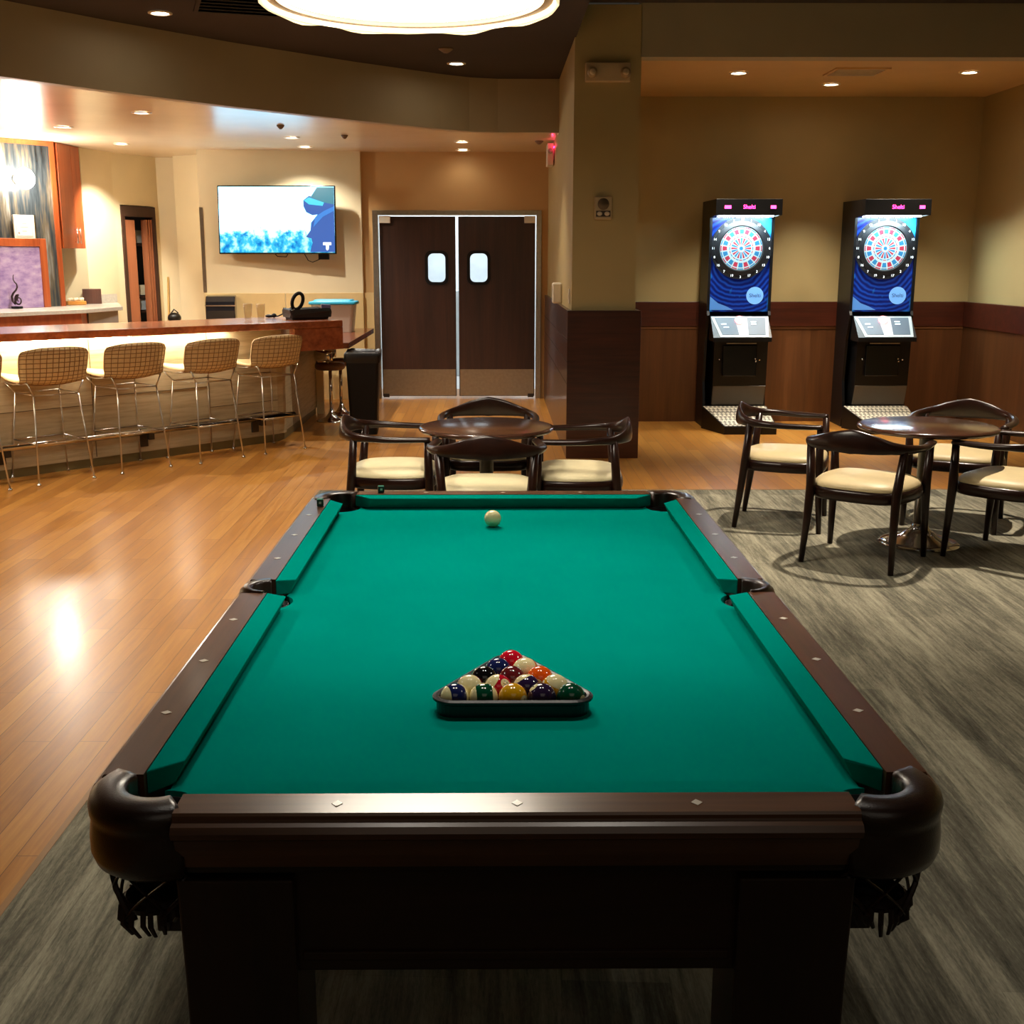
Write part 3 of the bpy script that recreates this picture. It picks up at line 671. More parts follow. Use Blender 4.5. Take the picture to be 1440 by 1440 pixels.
downlight((-2.376, 8.72, ZD-.001), 'spotlight in the dark ceiling above the bar stools', gd, M_bulb, 115, 95)
downlight((-.355, 10.85, ZD-.001), 'spotlight in the dark ceiling before the soffit bend', gd, M_bulb, 110, 90)
# bare spots added out of view above the frame to light floor and carpet
for x, y, z, e, sp in ((-4.2, 6.6, ZD, 70, 95), (-1.9, 6.3, ZD, 150, 95), (-.6, 7.4, ZD, 100, 95), (-3.6, 4.1, ZD, 9, 95), (2.5, 6.95, ZR, 500, 80), (2.9, 3.6, ZR, 40, 95)):
    light('added_spot', 'SPOT', (x, y, z-.03), e, (1, .87, .70), None, .03, sp, .7)
for x, y, e in ((-.35, 2.75, 52), (.35, 2.75, 52)):
    light('added_table_spot', 'SPOT', (x, y, ZD-.03), e, (1, .92, .8), None, .05, 68, 1.)  # unseen spots added over the cloth to brighten it, without fixtures
for x, y, z, e in ((-3.1, 3.0, ZD, 145), (3.1, 3.0, ZR, 130)):
    light('aimed_spot', 'SPOT', (x, y, z-.03), e, (1, .92, .8), None, .05, 25, .8).rotation_euler = (Vector((0, 2.95, .76))-Vector((x, y, z))).to_track_quat('-Z', 'Y').to_euler()
light('added_fill', 'AREA', (.4, -1.0, 3.25), 5, (1, .86, .68), None, 2.4, sy=2.4)  # unseen fill light added behind the camera to raise the ambient level
for nm, loc, rr_, lab in (('smoke_detector', (-.42, 10.12, ZD-.001), .06, 'small dark detector on the dark ceiling'), ('sprinkler', (-1.51, 12.05, ZC), .035, 'small sprinkler head on the bar ceiling left of the walkway'), ('sprinkler', (-1.99, 11.18, ZC), .035, 'small sprinkler head in the bluish patch of bar ceiling'), ('sprinkler', (.45, 12.6, ZC), .045, 'small round sensor on the bar ceiling above the exit sign')):
    b = B(); b.lathe([(rr_, 0), (rr_, -.008), (rr_*.6, -.025), (rr_*.3, -.035), (0, -.036)], 20, cap=(True, False))
    o = b.obj(nm, flat('brownish_cap', lin(110, 92, 74), .5), smooth=False); o.location = loc
    tag(o, lab, 'ceiling fitting')
def vent(loc, w, d, lab, m1, m2, rz=0.):
    t = thing('ceiling_vent', lab, 'vent', loc, rz)
    f = B(); f.b2(-w/2, w/2, -d/2, -d/2+.03, -.012, 0); f.b2(-w/2, w/2, d/2-.03, d/2, -.012, 0); f.b2(-w/2, -w/2+.03, -d/2+.03, d/2-.03, -.012, 0); f.b2(w/2-.03, w/2, -d/2+.03, d/2-.03, -.012, 0)
    f.obj('vent_frame', m1, t)
    s = B()
    n = 6
    for i in range(n):
        y = -d/2+.04+(d-.08)*i/(n-1); s.box((0, y, -.008), (w-.06, .03, .004), M=Matrix.Rotation(.5, 3, 'X'))
    s.obj('louvre', m2, t)
vent((3.04, 10.31, ZA-.001), .46, .40, 'square white air vent in the alcove ceiling', M_ceilalc, M_white)
vent((-1.75, 8.45, ZD-.001), .6, .6, 'dark square air vent in the dark ceiling beside the drum lamp', M_ceildark, M_darkmetal, .3)

# drum pendant
lp = thing('drum_pendant', 'huge round cream drum pendant lamp glowing at the top of the room', 'lamp', (-.375, 5.10, 2.65))
def shade_mat():
    t = NT('cream_shade'); t.base(lin(236, 214, 160))
    t.b.inputs['Emission Color'].default_value = (1, .80, .46, 1); t.b.inputs['Emission Strength'].default_value = .75
    return t.set(.8)
sh = B(); R_ = []
N = 72
def wob(k): return .006*math.sin(9*2*PI*k/N)+.004*math.sin(14*2*PI*k/N+1)
for r, z in ((.612, 0), (.618, .12), (.625, .30), (.63, .46)):
    R_.append([Vector((r*math.cos(2*PI*k/N), r*math.sin(2*PI*k/N), z+(wob(k) if z == 0 else 0))) for k in range(N)])
sh.rings(R_, True, (False, False)); sh.obj('lamp_shade', shade_mat(), lp, smooth=True, solid=.004)
def ringb(r0, r1, z0, z1, seg=64):
    b = B(); b.lathe([(r0, z0), (r1, z0), (r1, z1), (r0, z1), (r0, z0)], seg, cap=(False, False)); return b
ringb(.552, .590, .022, .046).obj('diffuser_ring', flat('brown_ring', lin(150, 112, 62), .5), lp)
B().lathe([(0, .040), (.545, .040), (.545, .044), (0, .044)], 64, cap=(False, False)).obj('diffuser', emit('diffuser_glow', (1, .90, .74, 1), 19), lp)
rim = B(); rim.lathe([(.596, .004), (.600, .004), (.606, .10), (.602, .10), (.596, .004)], 72, cap=(False, False)); rim.obj('inner_band', emit('lit_band', (1, .84, .56, 1), 1.7), lp)
st_ = B()
for k in range(3):
    a = 2*PI*k/3; st_.tube([(.3*math.cos(a), .3*math.sin(a), .06), (.05*math.cos(a), .05*math.sin(a), .66)], .004, 6)
st_.lathe([(.06, .66), (.06, .68), (0, .68)], 16); st_.obj('suspension', M_darkmetal, lp)

# ------------------------------------------------------------------ wall devices
em = thing('emergency_light', 'white twin head emergency light high on the column', 'emergency light', (.87, 9.62, 3.065))
B().b2(-.178, .178, -.05, -.001, -.072, .072).obj('housing', flat('ivory_housing', lin(202, 178, 140), .5), em, bevel=.008)
for x in (-.125, .135):
    h = B(); h.lathe([(.0, .0), (.036, 0), (.042, .025), (.03, .05), (0, .05)], 20, (x, -.052, -.006), M=Matrix.Rotation(PI/2, 3, 'X')); hh = h.obj('lamp_head', flat('ivory_head', lin(176, 150, 112), .4), em, smooth=True)
    B().lathe([(0, .0515), (.026, .0515), (.022, .057), (0, .058)], 16, (x, -.052, -.006), M=Matrix.Rotation(PI/2, 3, 'X')).obj('lens', flat('lens_glass', lin(226, 206, 170), .1), hh, smooth=True)
sr = thing('alarm_strobe', 'beige fire alarm speaker strobe on the column face', 'alarm', (.853, 9.62, 2.035))
B().b2(-.072, .072, -.04, -.001, -.092, .092).obj('housing', flat('beige_housing', lin(186, 166, 130), .5), sr, bevel=.012)
B().lathe([(0, .041), (.046, .041), (.046, .044), (0, .046)], 24, (0, 0, .03), M=Matrix.Rotation(PI/2, 3, 'X')).obj('speaker_grille', flat('grille', lin(112, 96, 76), .6), sr, smooth=True)
B().b2(-.058, .058, -.044, -.0405, -.068, -.022).obj('strobe_window', flat('strobe_dark', lin(60, 48, 40), .3), sr)
for x in (-.03, .03): B().sphere((x, -.046, -.045), .017, 14, 10, (1.3, .5, 1)).obj('flash_lens', flat('flash', lin(220, 204, 180), .1), sr, smooth=True)
ex = thing('exit_sign', 'white exit sign box glowing red on the wall beside the doors', 'exit sign', (.609, 12.66, 2.70))
B().b2(-.075, -.012, -.15, .15, -.11, .11).obj('housing', M_white, ex, bevel=.006)
B().b2(-.012, -.0005, -.05, .05, -.05, .05).obj('bracket', M_white, ex)
lh = B(); lh.lathe([(0, 0), (.024, 0), (.027, .018), (0, .022)], 18, (-.045, -.150, .03), M=Matrix.Rotation(PI/2, 3, 'X')); lh.obj('lamp_head', flat('grey_head', lin(160, 150, 140), .3), ex, smooth=True)
B().b2(-.011, -.003, -.19, -.02, .068, .076).obj('red_led', emit('red_led', (1, .03, .16, 1), 8), ex)
light('red_glow', 'POINT', (-.03, -.26, .08), .12, (1, .05, .15), ex, .01)
sw_ = thing('light_switch', 'pale switch plate just above the panelling near the column edge', 'switch', (.609, 9.86, 1.33))
B().b2(-.008, -.0005, -.038, .038, -.06, .06).obj('plate', M_white, sw_, bevel=.002); B().b2(-.014, -.0085, -.012, .012, -.022, .022).obj('rocker', M_white, sw_, bevel=.001)
hd = thing('soap_dispenser', 'white hand sanitizer dispenser on the wall above the side panelling', 'dispenser', (.609, 11.0, 1.33))
B().b2(-.09, -.0005, -.055, .055, -.10, .09).obj('housing', M_white, hd, bevel=.015); B().b2(-.092, -.0902, -.03, .03, -.07, .06).obj('window', flat('grey_window', lin(150, 146, 138), .2), hd)

# ------------------------------------------------------------------ dart machines
def face_art():
    t = NT('blue_swirl_art'); v = t.coord(); x = t.sep(v)
    dx = t.math('ADD', x[0], .0); dz = t.math('SUBTRACT', x[2], 1.62)
    r = t.math('SQRT', t.math('ADD', t.math('MULTIPLY', dx, dx), t.math('MULTIPLY', dz, dz)))
    n = t.noise(v, 3, 3); rr_ = t.math('MULTIPLY_ADD', n, .10, r)
    wv = t.math('SINE', t.math('MULTIPLY', rr_, 150.))
    c = t.ramp(t.math('MULTIPLY_ADD', wv, .5, .5), [(.0, lin(8, 18, 74)), (.6, lin(11, 34, 106)), (1, lin(16, 52, 136))])
    n3 = t.noise(t.coord(scale=(1, 1, .6)), 4.2, 3)
    c = t.mix(t.ramp(n3, [(.52, (0, 0, 0, 1)), (.66, (1, 1, 1, 1))]), c, lin(40, 150, 210))
    t.base(c); t.l.new(c, t.b.inputs['Emission Color']); t.b.inputs['Emission Strength'].default_value = .42
    return t.set(.25)
M_face = face_art()
M_dk = flat('cabinet_black', lin(9, 9, 10), .4, 0, .4)
M_dkb = flat('cabinet_side_blue', lin(22, 30, 58), .4)
M_tube = emit('cabinet_tube', (.72, .93, 1, 1), 42)
M_pan = emit('panel_white', lin(190, 214, 220), .3, lin(150, 156, 156)); M_panb = emit('panel_grey', lin(96, 128, 150), .25, lin(60, 72, 84)); M_red = emit('red_button', (1, .16, .16, 1), 6); M_redtxt = emit('red_led_text', (1, .03, .22, 1), 9)
M_seg = [emit('segment_white', lin(150, 200, 205), .4, lin(150, 160, 160)), emit('segment_red', lin(150, 30, 56), .6, lin(130, 24, 44)), emit('segment_blue', lin(20, 104, 150), .6, lin(20, 84, 120)), flat('board_ring', lin(24, 26, 30), .4)]
M_num = emit('number_white', (.85, .95, 1, 1), 1.3)
M_disc = emit('logo_disc', lin(96, 150, 206), .7, lin(90, 140, 200)); M_ink = flat('logo_ink', lin(36, 62, 120), .5)
def tread():
    t = NT('diamond_plate'); v = t.coord(rot=(0, 0, PI/4))
    ck = t.add('ShaderNodeTexChecker'); ck.inputs['Scale'].default_value = 34; t.l.new(v, ck.inputs['Vector'])
    t.base(t.mix(ck.outputs['Fac'], lin(120, 112, 98), lin(228, 220, 200))); t.bump(ck.outputs['Fac'], .6, .004); return t.set(.4, .0)
M_tread = tread()
def dart_machine(lab, loc):
    """front faces -Y; local origin at floor, back plane y=0"""
    t = thing('dart_machine', lab, 'dart machine', loc, 0, 'electronic dart machines')
    W = .31
    b = B()
    side = [(0, .0), (-.36, .0), (-.36, .06), (-.40, .12), (-.32, .45), (-.36, .86), (-.44, 1.10), (-.42, 1.14), (-.42, 2.02), (-.70, 2.035), (-.70, 2.18), (0, 2.185)]
    for x in (-W, W-.025):
        b.rings([[Vector((xx, y, z)) for y, z in side] for xx in (x, x+.025)])
    b.b2(-W+.0255, W-.0255, -.03, -.001, 0, 2.18)
    b.obj('cabinet_body', M_dk, t)
    B().b2(-W+.026, W-.026, -.40, -.031, 1.135, 2.02).obj('face_panel', M_face, t)
    hd_ = B(); hd_.b2(-W+.0005, W-.0005, -.7015, -.031, 2.035, 2.182)
    head = hd_.obj('marquee', M_dk, t, bevel=.004)
    text_mesh('led_text', 'Shelti', .052, M_redtxt, Matrix.Translation((.0, -.704, 2.108)) @ FRONT, head)
    for x, w_ in ((-.20, .06), (.225, .05)):
        B().b2(x-w_/2, x+w_/2, -.7035, -.702, 2.094, 2.122).obj('led_digit', M_redtxt, head)
    tb_ = B(); tb_.b2(-.25, .25, -.62, -.45, 2.024, 2.0335); tb_.obj('light_tube', M_tube, t)
    # dart board
    cz, cy, R0 = 1.735, -.402, .205
    bb = B(); bb.mi = 0
    bb.lathe([(0, 0), (.258, 0), (.258, .022), (.215, .03), (.210, .012), (0, .012)], 64, (0, cy, cz), M=Matrix.Rotation(PI/2, 3, 'X'))
    board = bb.obj('dart_board', M_seg[3], t, smooth=False)
    sg = B()
    def ringseg(r0, r1, fn, y, pad=.0):
        for k in range(20):
            a0, a1 = 2*PI*(k-.5)/20+pad, 2*PI*(k+.5)/20-pad; sg.mi = fn(k); m = (a0+a1)/2
            vs = [sg.bm.verts.new((r*math.sin(a), y, cz+r*math.cos(a))) for r, a in ((r0, a0), (r0, m), (r0, a1), (r1, a1), (r1, m), (r1, a0))]
            sg._f(vs)
    yb = cy-.0135
    ringseg(.004, R0, lambda k: 0, yb)
    ringseg(.190, .201, lambda k: 1 if k % 2 else 2, yb-.001, .02)
    ringseg(.137, .180, lambda k: 1 if k % 2 else 2, yb-.001, .035)
    ringseg(.108, .116, lambda k: 2 if k % 2 else 1, yb-.001, .03)
    ringseg(.036, .096, lambda k: 1 if k % 2 else 2, yb-.001, .06)
    ringseg(.002, .018, lambda k: 2, yb-.001)
    sg.obj('scoring_segments', M_seg, board)
    for k, nn in enumerate((20, 1, 18, 4, 13, 6, 10, 15, 2, 17, 3, 19, 7, 16, 8, 11, 14, 9, 12, 5)):
        a = 2*PI*k/20
        text_mesh('number', str(nn), .032, M_num, Matrix.Translation((.270*math.sin(a), cy-.0245, cz+.270*math.cos(a))) @ FRONT, board)
    ringb(.2585, .292, 0, .018).obj('number_ring', M_seg[3], board).matrix_local = Matrix.Translation((0, cy+.0005, cz)) @ Matrix.Rotation(PI/2, 4, 'X')
    # logo
    lg = B(); lg.lathe([(0, 0), (.083, 0), (.083, .003), (0, .003)], 40, (.155, -.4005, 1.288), M=Matrix.Rotation(PI/2, 3, 'X')); lo = lg.obj('logo_disc', M_disc, t)
    text_mesh('logo_text', 'Shelti', .052, M_ink, Matrix.Translation((.155, -.4045, 1.288)) @ FRONT, lo)
    wv = B(); wv.prism([(-.28, 1.15), (-.05, 1.15), (-.12, 1.185), (-.20, 1.215), (-.28, 1.28)], 0, .002, Matrix.Translation((0, -.4005, 0)) @ FRONT); wv.obj('wave_graphic', emit('pale_wave', lin(70, 120, 176), .5, lin(60, 110, 170)), t)
    # control panel
    cp_ = B(); cp_.rings([[Vector((x, y, z)) for y, z in ((-.43, 1.095), (-.47, 1.09), (-.66, .90), (-.66, .86), (-.40, .86))] for x in (-W+.03, W-.03)])
    con = cp_.obj('control_panel', M_dk, t)
    def on_slope(poly, off, mat, name):
        q = B(); e1 = Vector((0, -.19, -.19)).normalized(); nrm = Vector((0, -1, 1)).normalized()
        o0 = Vector((0, -.47, 1.09))
        a = [q.bm.verts.new(o0+Vector((x, 0, 0))+e1*s+nrm*off) for x, s in poly]; b_ = [q.bm.verts.new(o0+Vector((x, 0, 0))+e1*s+nrm*(off+.003)) for x, s in poly]
        q._f(a[::-1]); q._f(b_); n = len(poly)
        for i in range(n): q._f([a[i], a[(i+1) % n], b_[(i+1) % n], b_[i]])
        return q.obj(name, mat, con)
    on_slope([(-.278, .002), (.278, .002), (.25, .262), (-.215, .262)], .0005, M_pan, 'panel_sheet')
    on_slope([(-.245, .02), (-.05, .02), (-.03, .235), (-.19, .235)], .004, M_panb, 'button_group'); on_slope([(.07, .02), (.245, .02), (.225, .235), (.06, .235)], .004, M_panb, 'button_group')
    q = B(); q.sphere((-.01, -.515, 1.055), .044, 18, 12); q.obj('start_button', M_red, con, smooth=True)
    ledp = [on_slope([(x, s), (x+.05, s), (x+.05, s+.008), (x, s+.008)], .0075, M_num, 'button_label') for x, s in ((-.19, .10), (-.17, .14), (.10, .07), (.10, .10))]
    # lower body
    lw = B(); lw.rings([[Vector((x, y, z)) for y, z in ((-.031, .859), (-.52, .859), (-.50, .42), (-.44, .23), (-.031, .23))] for x in (-W+.07, W-.03)]); lw.obj('lower_cabinet', M_dkb if 0 else M_dk, t)
    cd_ = B(); cd_.b2(-.16, .17, -.548, -.522, .52, .82); cdo = cd_.obj('coin_door', M_blackg, t, bevel=.006)
    B().b2(-.13, .16, -.552, -.549, .832, .842).obj('coin_slot', M_steel, t)
    for x, z in ((.155, .69), (.16, .665), (.195, .68), (-.195, .685)): B().sphere((x, -.552, z), .009, 10, 8).obj('lock', M_chrome, cdo, smooth=True)
    sl = B(); sl.rings([[Vector((x, y, z)) for y, z in ((-.452, .232), (-.507, .42), (-.50, .425), (-.44, .232))] for x in (-W+.075, W-.035)]); sl.obj('kick_panel', flat('grey_kick', lin(84, 78, 68), .5), t)
    # base platform with sloped corners
    def wedge(poly, off, name, mat):
        q = B(); zt = lambda y: .075+(.215-.075)*max(0, min(1, (y+.90)/.44))+off
        if off > 0:
            lo = [q.bm.verts.new((x, y, zt(y)-.003)) for x, y in poly]
        else: lo = [q.bm.verts.new((x, y, 0)) for x, y in poly]
        hi = [q.bm.verts.new((x, y, zt(y))) for x, y in poly]; n = len(poly)
        q._f(lo[::-1]); q._f(hi)
        for i in range(n): q._f([lo[i], lo[(i+1) % n], hi[(i+1) % n], hi[i]])
        return q.obj(name, mat, t)
    wedge([(-.33, -.46), (-.19, -.90), (.31, -.90), (.31, -.46)], 0, 'base_platform', M_dk)
    wedge([(-.318, -.462), (-.183, -.888), (.30, -.888), (.30, -.462)], .0045, 'tread_plate', M_tread)
    light('tube_glow', 'AREA', (0, -.53, 2.02), 4, (.72, .93, 1), t, .5, sy=.12).rotation_euler = (math.radians(-12), 0, 0)
    return t
d1 = dart_machine('left electronic dart machine with blue board front, just right of the column', (2.355, 11.80, 0))
d2 = dup(d1, (3.745, 11.80, 0), 0, 'right electronic dart machine with blue board front, behind the far chair')

for ch_ in d2.children:                      # the right machine's left read-out is dark
    if ch_.name.startswith('marquee'):
        led = [k for k in ch_.children if k.name.startswith('led_digit')]
        led = min(led, key=lambda k: k.data.vertices[0].co.x); bpy.data.objects.remove(led)
# ------------------------------------------------------------------ pool table
PT = thing('pool_table', 'large walnut pool table with green cloth filling the foreground', 'pool table', (0, 2.90, 0))
NX, NY = .562, 1.145            # nose half extents
BZ, RZ = .757, .80             # bed and rail height
def arc(cx, cy, r, a0, a1, n=10): return [(cx+r*math.cos(math.radians(a0+(a1-a0)*i/n)), cy+r*math.sin(math.radians(a0+(a1-a0)*i/n))) for i in range(n+1)]
CXp, CYp, SXp = .577, 1.158, .618
HX, HY = .584, 1.166
bed = []
bed += [(-.50, -NY-.015), (.50, -NY-.015)]+arc(HX, -HY, .070, 200, 85)+[(NX+.02, -1.09)]
bed += [(NX+.02, -.075)]+arc(SXp+.014, 0, .072, 230, 130)+[(NX+.02, .075), (NX+.02, 1.09)]+arc(HX, HY, .070, 275, 160)+[(.50, NY+.015), (-.50, NY+.015)]
bed += arc(-HX, HY, .070, 20, -95)+[(-NX-.02, 1.09), (-NX-.02, .075)]+arc(-SXp-.014, 0, .072, 50, -50)+[(-NX-.02, -.075), (-NX-.02, -1.09)]+arc(-HX, -HY, .070, 95, -20)
def clean(p):
    out = []
    for q in p:
        if not out or (abs(out[-1][0]-q[0])+abs(out[-1][1]-q[1])) > 1e-4: out.append(q)
    return out
B().prism(clean(bed), BZ-.03, BZ).obj('cloth_bed', M_felt, PT)
def cushion(p0, p1, inw, c0, c1, lab=None):
    """p0->p1 along wood edge; inw = inward unit; c0,c1 how far the nose is cut back at each end"""
    p0 = Vector((*p0, 0)); p1 = Vector((*p1, 0)); d = (p1-p0).normalized(); inw = Vector((*inw, 0)); w_ = .052
    def sec(u, cut):
        base = u
        return [base+Vector((0, 0, RZ-.001)), base+inw*w_+cut+Vector((0, 0, RZ-.004)), base+inw*(w_-.002)+cut+Vector((0, 0, RZ-.009)), base+inw*(w_-.018)+cut*.8+Vector((0, 0, BZ+.0005)), base+Vector((0, 0, BZ+.0005))]
    b = B(); b.rings([sec(p0, d*c0), sec(p1, -d*c1)]); return b.obj('cushion', M_felt, PT, bevel=.0025)
WX, WY = NX+.052, NY+.052
cushion((-WX, -1.112), (-WX, -.058), (1, 0), .05, .02); cushion((-WX, .058), (-WX, 1.112), (1, 0), .02, .05)
cushion((WX, -1.112), (WX, -.058), (-1, 0), .05, .02); cushion((WX, .058), (WX, 1.112), (-1, 0), .02, .05)
cushion((-.535, -WY), (.535, -WY), (0, 1), .06, .06); cushion((-.535, WY), (.535, WY), (0, -1), .06, .06)
def rail(p0, p1, outw, mat, sights, name='rail'):
    p0 = Vector((*p0, 0)); p1 = Vector((*p1, 0)); o = Vector((*outw, 0)); d = (p1-p0).normalized()
    prof = [(0.0005, .70), (.0005, RZ), (.066, RZ), (.069, RZ-.004), (.069, RZ-.010), (.072, RZ-.013), (.082, RZ-.016), (.088, RZ-.025), (.084, RZ-.036), (.07, RZ-.045), (.06, RZ-.075), (.05, .70)]
    b = B(); b.rings([[q+o*w_+Vector((0, 0, z)) for w_, z in prof] for q in (p0, p1)])
    r = b.obj(name, mat, PT)
    for s in sights:
        c = p0+d*s+o*.036+Vector((0, 0, RZ+.0006)); k = B(); e = .009
        a = [k.bm.verts.new(c+v+Vector((0, 0, z))) for z in (-.0004, .0004) for v in (d*e*1.0, o*e*1.15, -d*e*1.0, -o*e*1.15)]
        k._f(a[3::-1]); k._f(a[4:])
        for i in range(4): k._f([a[i], a[(i+1) % 4], a[4+(i+1) % 4], a[4+i]])
        k.obj('sight', M_pearl, r)
q4 = 2*NY/8; RE = 1.125
ss = [q4*k-(NY-RE) for k in (1, 2, 3)]; s2 = [q4*k-.064 for k in (1, 2, 3)]
rail((-WX, -RE), (-WX, -.064), (-1, 0), M_rail, ss); rail((-WX, .064), (-WX, RE), (-1, 0), M_rail, s2)
rail((WX, -RE), (WX, -.064), (1, 0), M_rail, ss); rail((WX, .064), (WX, RE), (1, 0), M_rail, s2)
rail((-.53, -WY), (.53, -WY), (0, -1), M_railx, [.53-.281, .53, .53+.281]); rail((-.53, WY), (.53, WY), (0, 1), M_railx, [.53-.281, .53, .53+.281])
# pockets
def pocket(px, py, facing, corner=True):
    """facing = angle (deg) pointing out of the table"""
    half = 76 if corner else 84
    ri, ro = (.052, .114) if corner else (.046, .080)
    n = 26; angs = [math.radians(facing-half+2*half*i/n) for i in range(n+1)]
    b = B(); R_ = []
    sec = [(ri, BZ-.02), (ri, RZ-.004), (ri+.005, RZ+.003), (ri+.02, RZ+.004), (ro-.016, RZ+.003), (ro-.004, RZ-.006), (ro, RZ-.018), (ro-.001, RZ-.032), (ro-.004, RZ-.038), (ro-.003, RZ-.044)]
    if corner: sec += [(ro, .73), (ro, .705), (ro-.006, .688), (ro-.022, .675), (ri, .67)]
    else: sec += [(ro-.03, .70), (ri, .70)]
    for a in angs:
        R_.append([Vector((px+r*math.cos(a), py+r*math.sin(a), z)) for r, z in sec])
    R_ = [[Vector((px+((p.x-px)*1.0), p.y, p.z)) for p in r] for r in R_]
    b.rings(R_); pk = b.obj('pocket', M_leather, PT, smooth=True)
    B().lathe([(ri+.001, .67), (ri+.001, BZ-.006), (ri-.003, BZ-.006), (ri-.004, .67), (0, .66)], 28, (px, py, 0), cap=(False, False)).obj('pocket_liner', M_black, pk, smooth=True)
    # net: crossing leather straps that narrow to a tied bundle with fringe
    ns = 6; net = B(); z0, z1 = (.685, .588) if corner else (.69, .62); ox, oy = (.022*(1 if px > 0 else -1), 0) if corner else (0, 0)
    def rad(z): f = (z0-z)/(z0-z1); return .088*(1-f)+.056*f if corner else .065*(1-f)+.04*f
    for k in range(ns):
        for sgn in (1, -1):
            pts = []
            for i in range(9):
                f = i/8; z = z0-(z0-z1)*f; a = 2*PI*(k+sgn*f*1.1)/ns; r = rad(z)
                pts.append((px+ox*f+r*math.cos(a), py+r*math.sin(a), z))
            net.tube(pts, [(.0045, .002)]*9, 6)
    net.obj('pocket_net', M_net, pk)
    fg = B(); px += ox; fr0 = .054 if corner else .038
    for k in range(22):
        a = 2*PI*k/22+random.uniform(-.06, .06); L_ = random.uniform(.012, .030); r = fr0+random.uniform(-.006, .004)
        fg.tube([(px+r*math.cos(a), py+r*math.sin(a), z1+.012), (px+(r+.004)*math.cos(a), py+(r+.004)*math.sin(a), z1-.012), (px+(r-.01)*math.cos(a+.1), py+(r-.01)*math.sin(a+.1), z1-.012-L_)], [(.005, .002), (.005, .002), (.0035, .0015)], 5)
    fg.lathe([(0, z1+.0), (fr0-.006, z1+.002), (fr0, z1+.014), (fr0-.008, z1+.02)], 20, (px, py, 0), cap=(False, False))
    fg.obj('pocket_fringe', M_net, pk)
for sx in (-1, 1):
    for sy in (-1, 1): pocket(sx*CXp, sy*CYp, math.degrees(math.atan2(sy, sx)))
    pocket(sx*SXp, 0, 0 if sx > 0 else 180, False)
# cabinet: aprons and legs
for sy in (-1, 1): B().b2(-.53, .53, sy*1.17-.025, sy*1.17+.025, .482, .699).obj('end_apron', M_cab, PT, bevel=.004)
for sx in (-1, 1): B().b2(sx*.60-.025, sx*.60+.025, -1.08, 1.08, .482, .699).obj('side_apron', M_tleg, PT, bevel=.004)
for sy in (-1, 1): B().b2(-.53, .53, sy*1.21-.014, sy*1.21+.014, .675, .705).obj('moulding', M_cab, PT, bevel=.006)
for sy in (-1, 1): B().b2(-.35, .35, sy*1.198-.003, sy*1.198+.004, .505, .52).obj('bead', M_cab, PT, bevel=.002)
for sx in (-1, 1):
    for sy in (-1, 1):
        lg = B()
        R_ = []
        for z, e in ((.0, .0), (.07, 0), (.07, -.008), (.48, -.004), (.66, .0)):
            x0, x1 = sx*.358, sx*(.545+e); y0, y1 = sy*(1.04), sy*(1.218+e)
            R_.append([Vector((x0, y0, z)), Vector((x1, y0, z)), Vector((x1, y1, z)), Vector((x0, y1, z))])
        lg.rings(R_); lg.obj('leg', M_tleg, PT, bevel=.004)

# ------------------------------------------------------------------ balls, rack, chalk
br_ = .0284; TZ = BZ+.0003
M_ivory = lin(240, 226, 170)
ballcol = {1: (222, 158, 14), 2: (24, 34, 84), 3: (200, 16, 40), 4: (44, 28, 58), 5: (240, 92, 20), 6: (0, 70, 46), 7: (98, 26, 30), 8: (14, 14, 16), 9: (222, 158, 14), 10: (24, 34, 84), 11: (186, 14, 36), 12: (44, 28, 66), 13: (236, 92, 20), 14: (0, 70, 46), 15: (110, 26, 30)}
def ball_mat(n):
    c = lin(*ballcol[n]) if n else M_ivory
    t = NT('ball_%s' % n if n else 'cue_ball_ivory')
    if n > 8:
        x = t.sep(t.coord()); a = t.math('ABSOLUTE', x[2]); f = t.math('GREATER_THAN', a, br_*.56)
        t.base(t.mix(f, c, M_ivory))
    else: t.base(c)
    return t.set(.08, 0, .6, .3, .03)
M_spot = flat('ball_spot', M_ivory, .1); M_num_ink = flat('ball_ink', lin(16, 16, 16), .3)
names = {1: 'solid yellow', 2: 'solid dark blue', 3: 'solid red', 4: 'solid purple', 5: 'solid orange', 6: 'solid green', 7: 'solid maroon', 8: 'black', 9: 'yellow striped', 10: 'blue striped', 11: 'red striped', 12: 'purple striped', 13: 'orange striped, mostly ivory', 14: 'green striped', 15: 'ivory looking striped'}
def ball(n, x, y, pole, spot, lab):
    p = Vector(pole).normalized(); s = Vector(spot); s = (s-p*s.dot(p)).normalized(); u = p.cross(s)
    Mx = Matrix((s, u, p)).transposed()
    b = B(); b.sphere((0, 0, 0), br_, 32, 20); o = b.obj('pool_ball', ball_mat(n), smooth=True)
    o.location = (x, y, TZ+br_); o.rotation_euler = Mx.to_euler()
    tag(o, lab, 'ball', 'racked pool balls')
    for sg_ in (1, -1):
        k = B(); rs = .0105; m = 3; R_ = []
        for i in range(m+1):
            q = rs*i/m; R_.append([Vector((sg_*(math.sqrt(br_**2-q*q)+.00015), max(q, 1e-5)*math.cos(a), max(q, 1e-5)*math.sin(a))) for a in [2*PI*j/18 for j in range(18)]])
        k.rings(R_, True, (False, False)); so = k.obj('number_spot', M_spot, o, smooth=True)
        T = text_mesh('number', str(n), .013, M_num_ink, Matrix(((0, 0, sg_, 0), (sg_, 0, 0, 0), (0, 1, 0, 0), (0, 0, 0, 1))), so)
        for v in T.data.vertices:
            v.co.x = sg_*(math.sqrt(br_**2-v.co.y**2-v.co.z**2)+.0005+.0001*(v.co.x*sg_))
DB = .0574; ry = DB*.8661; y0 = 2.150; xc = .0015
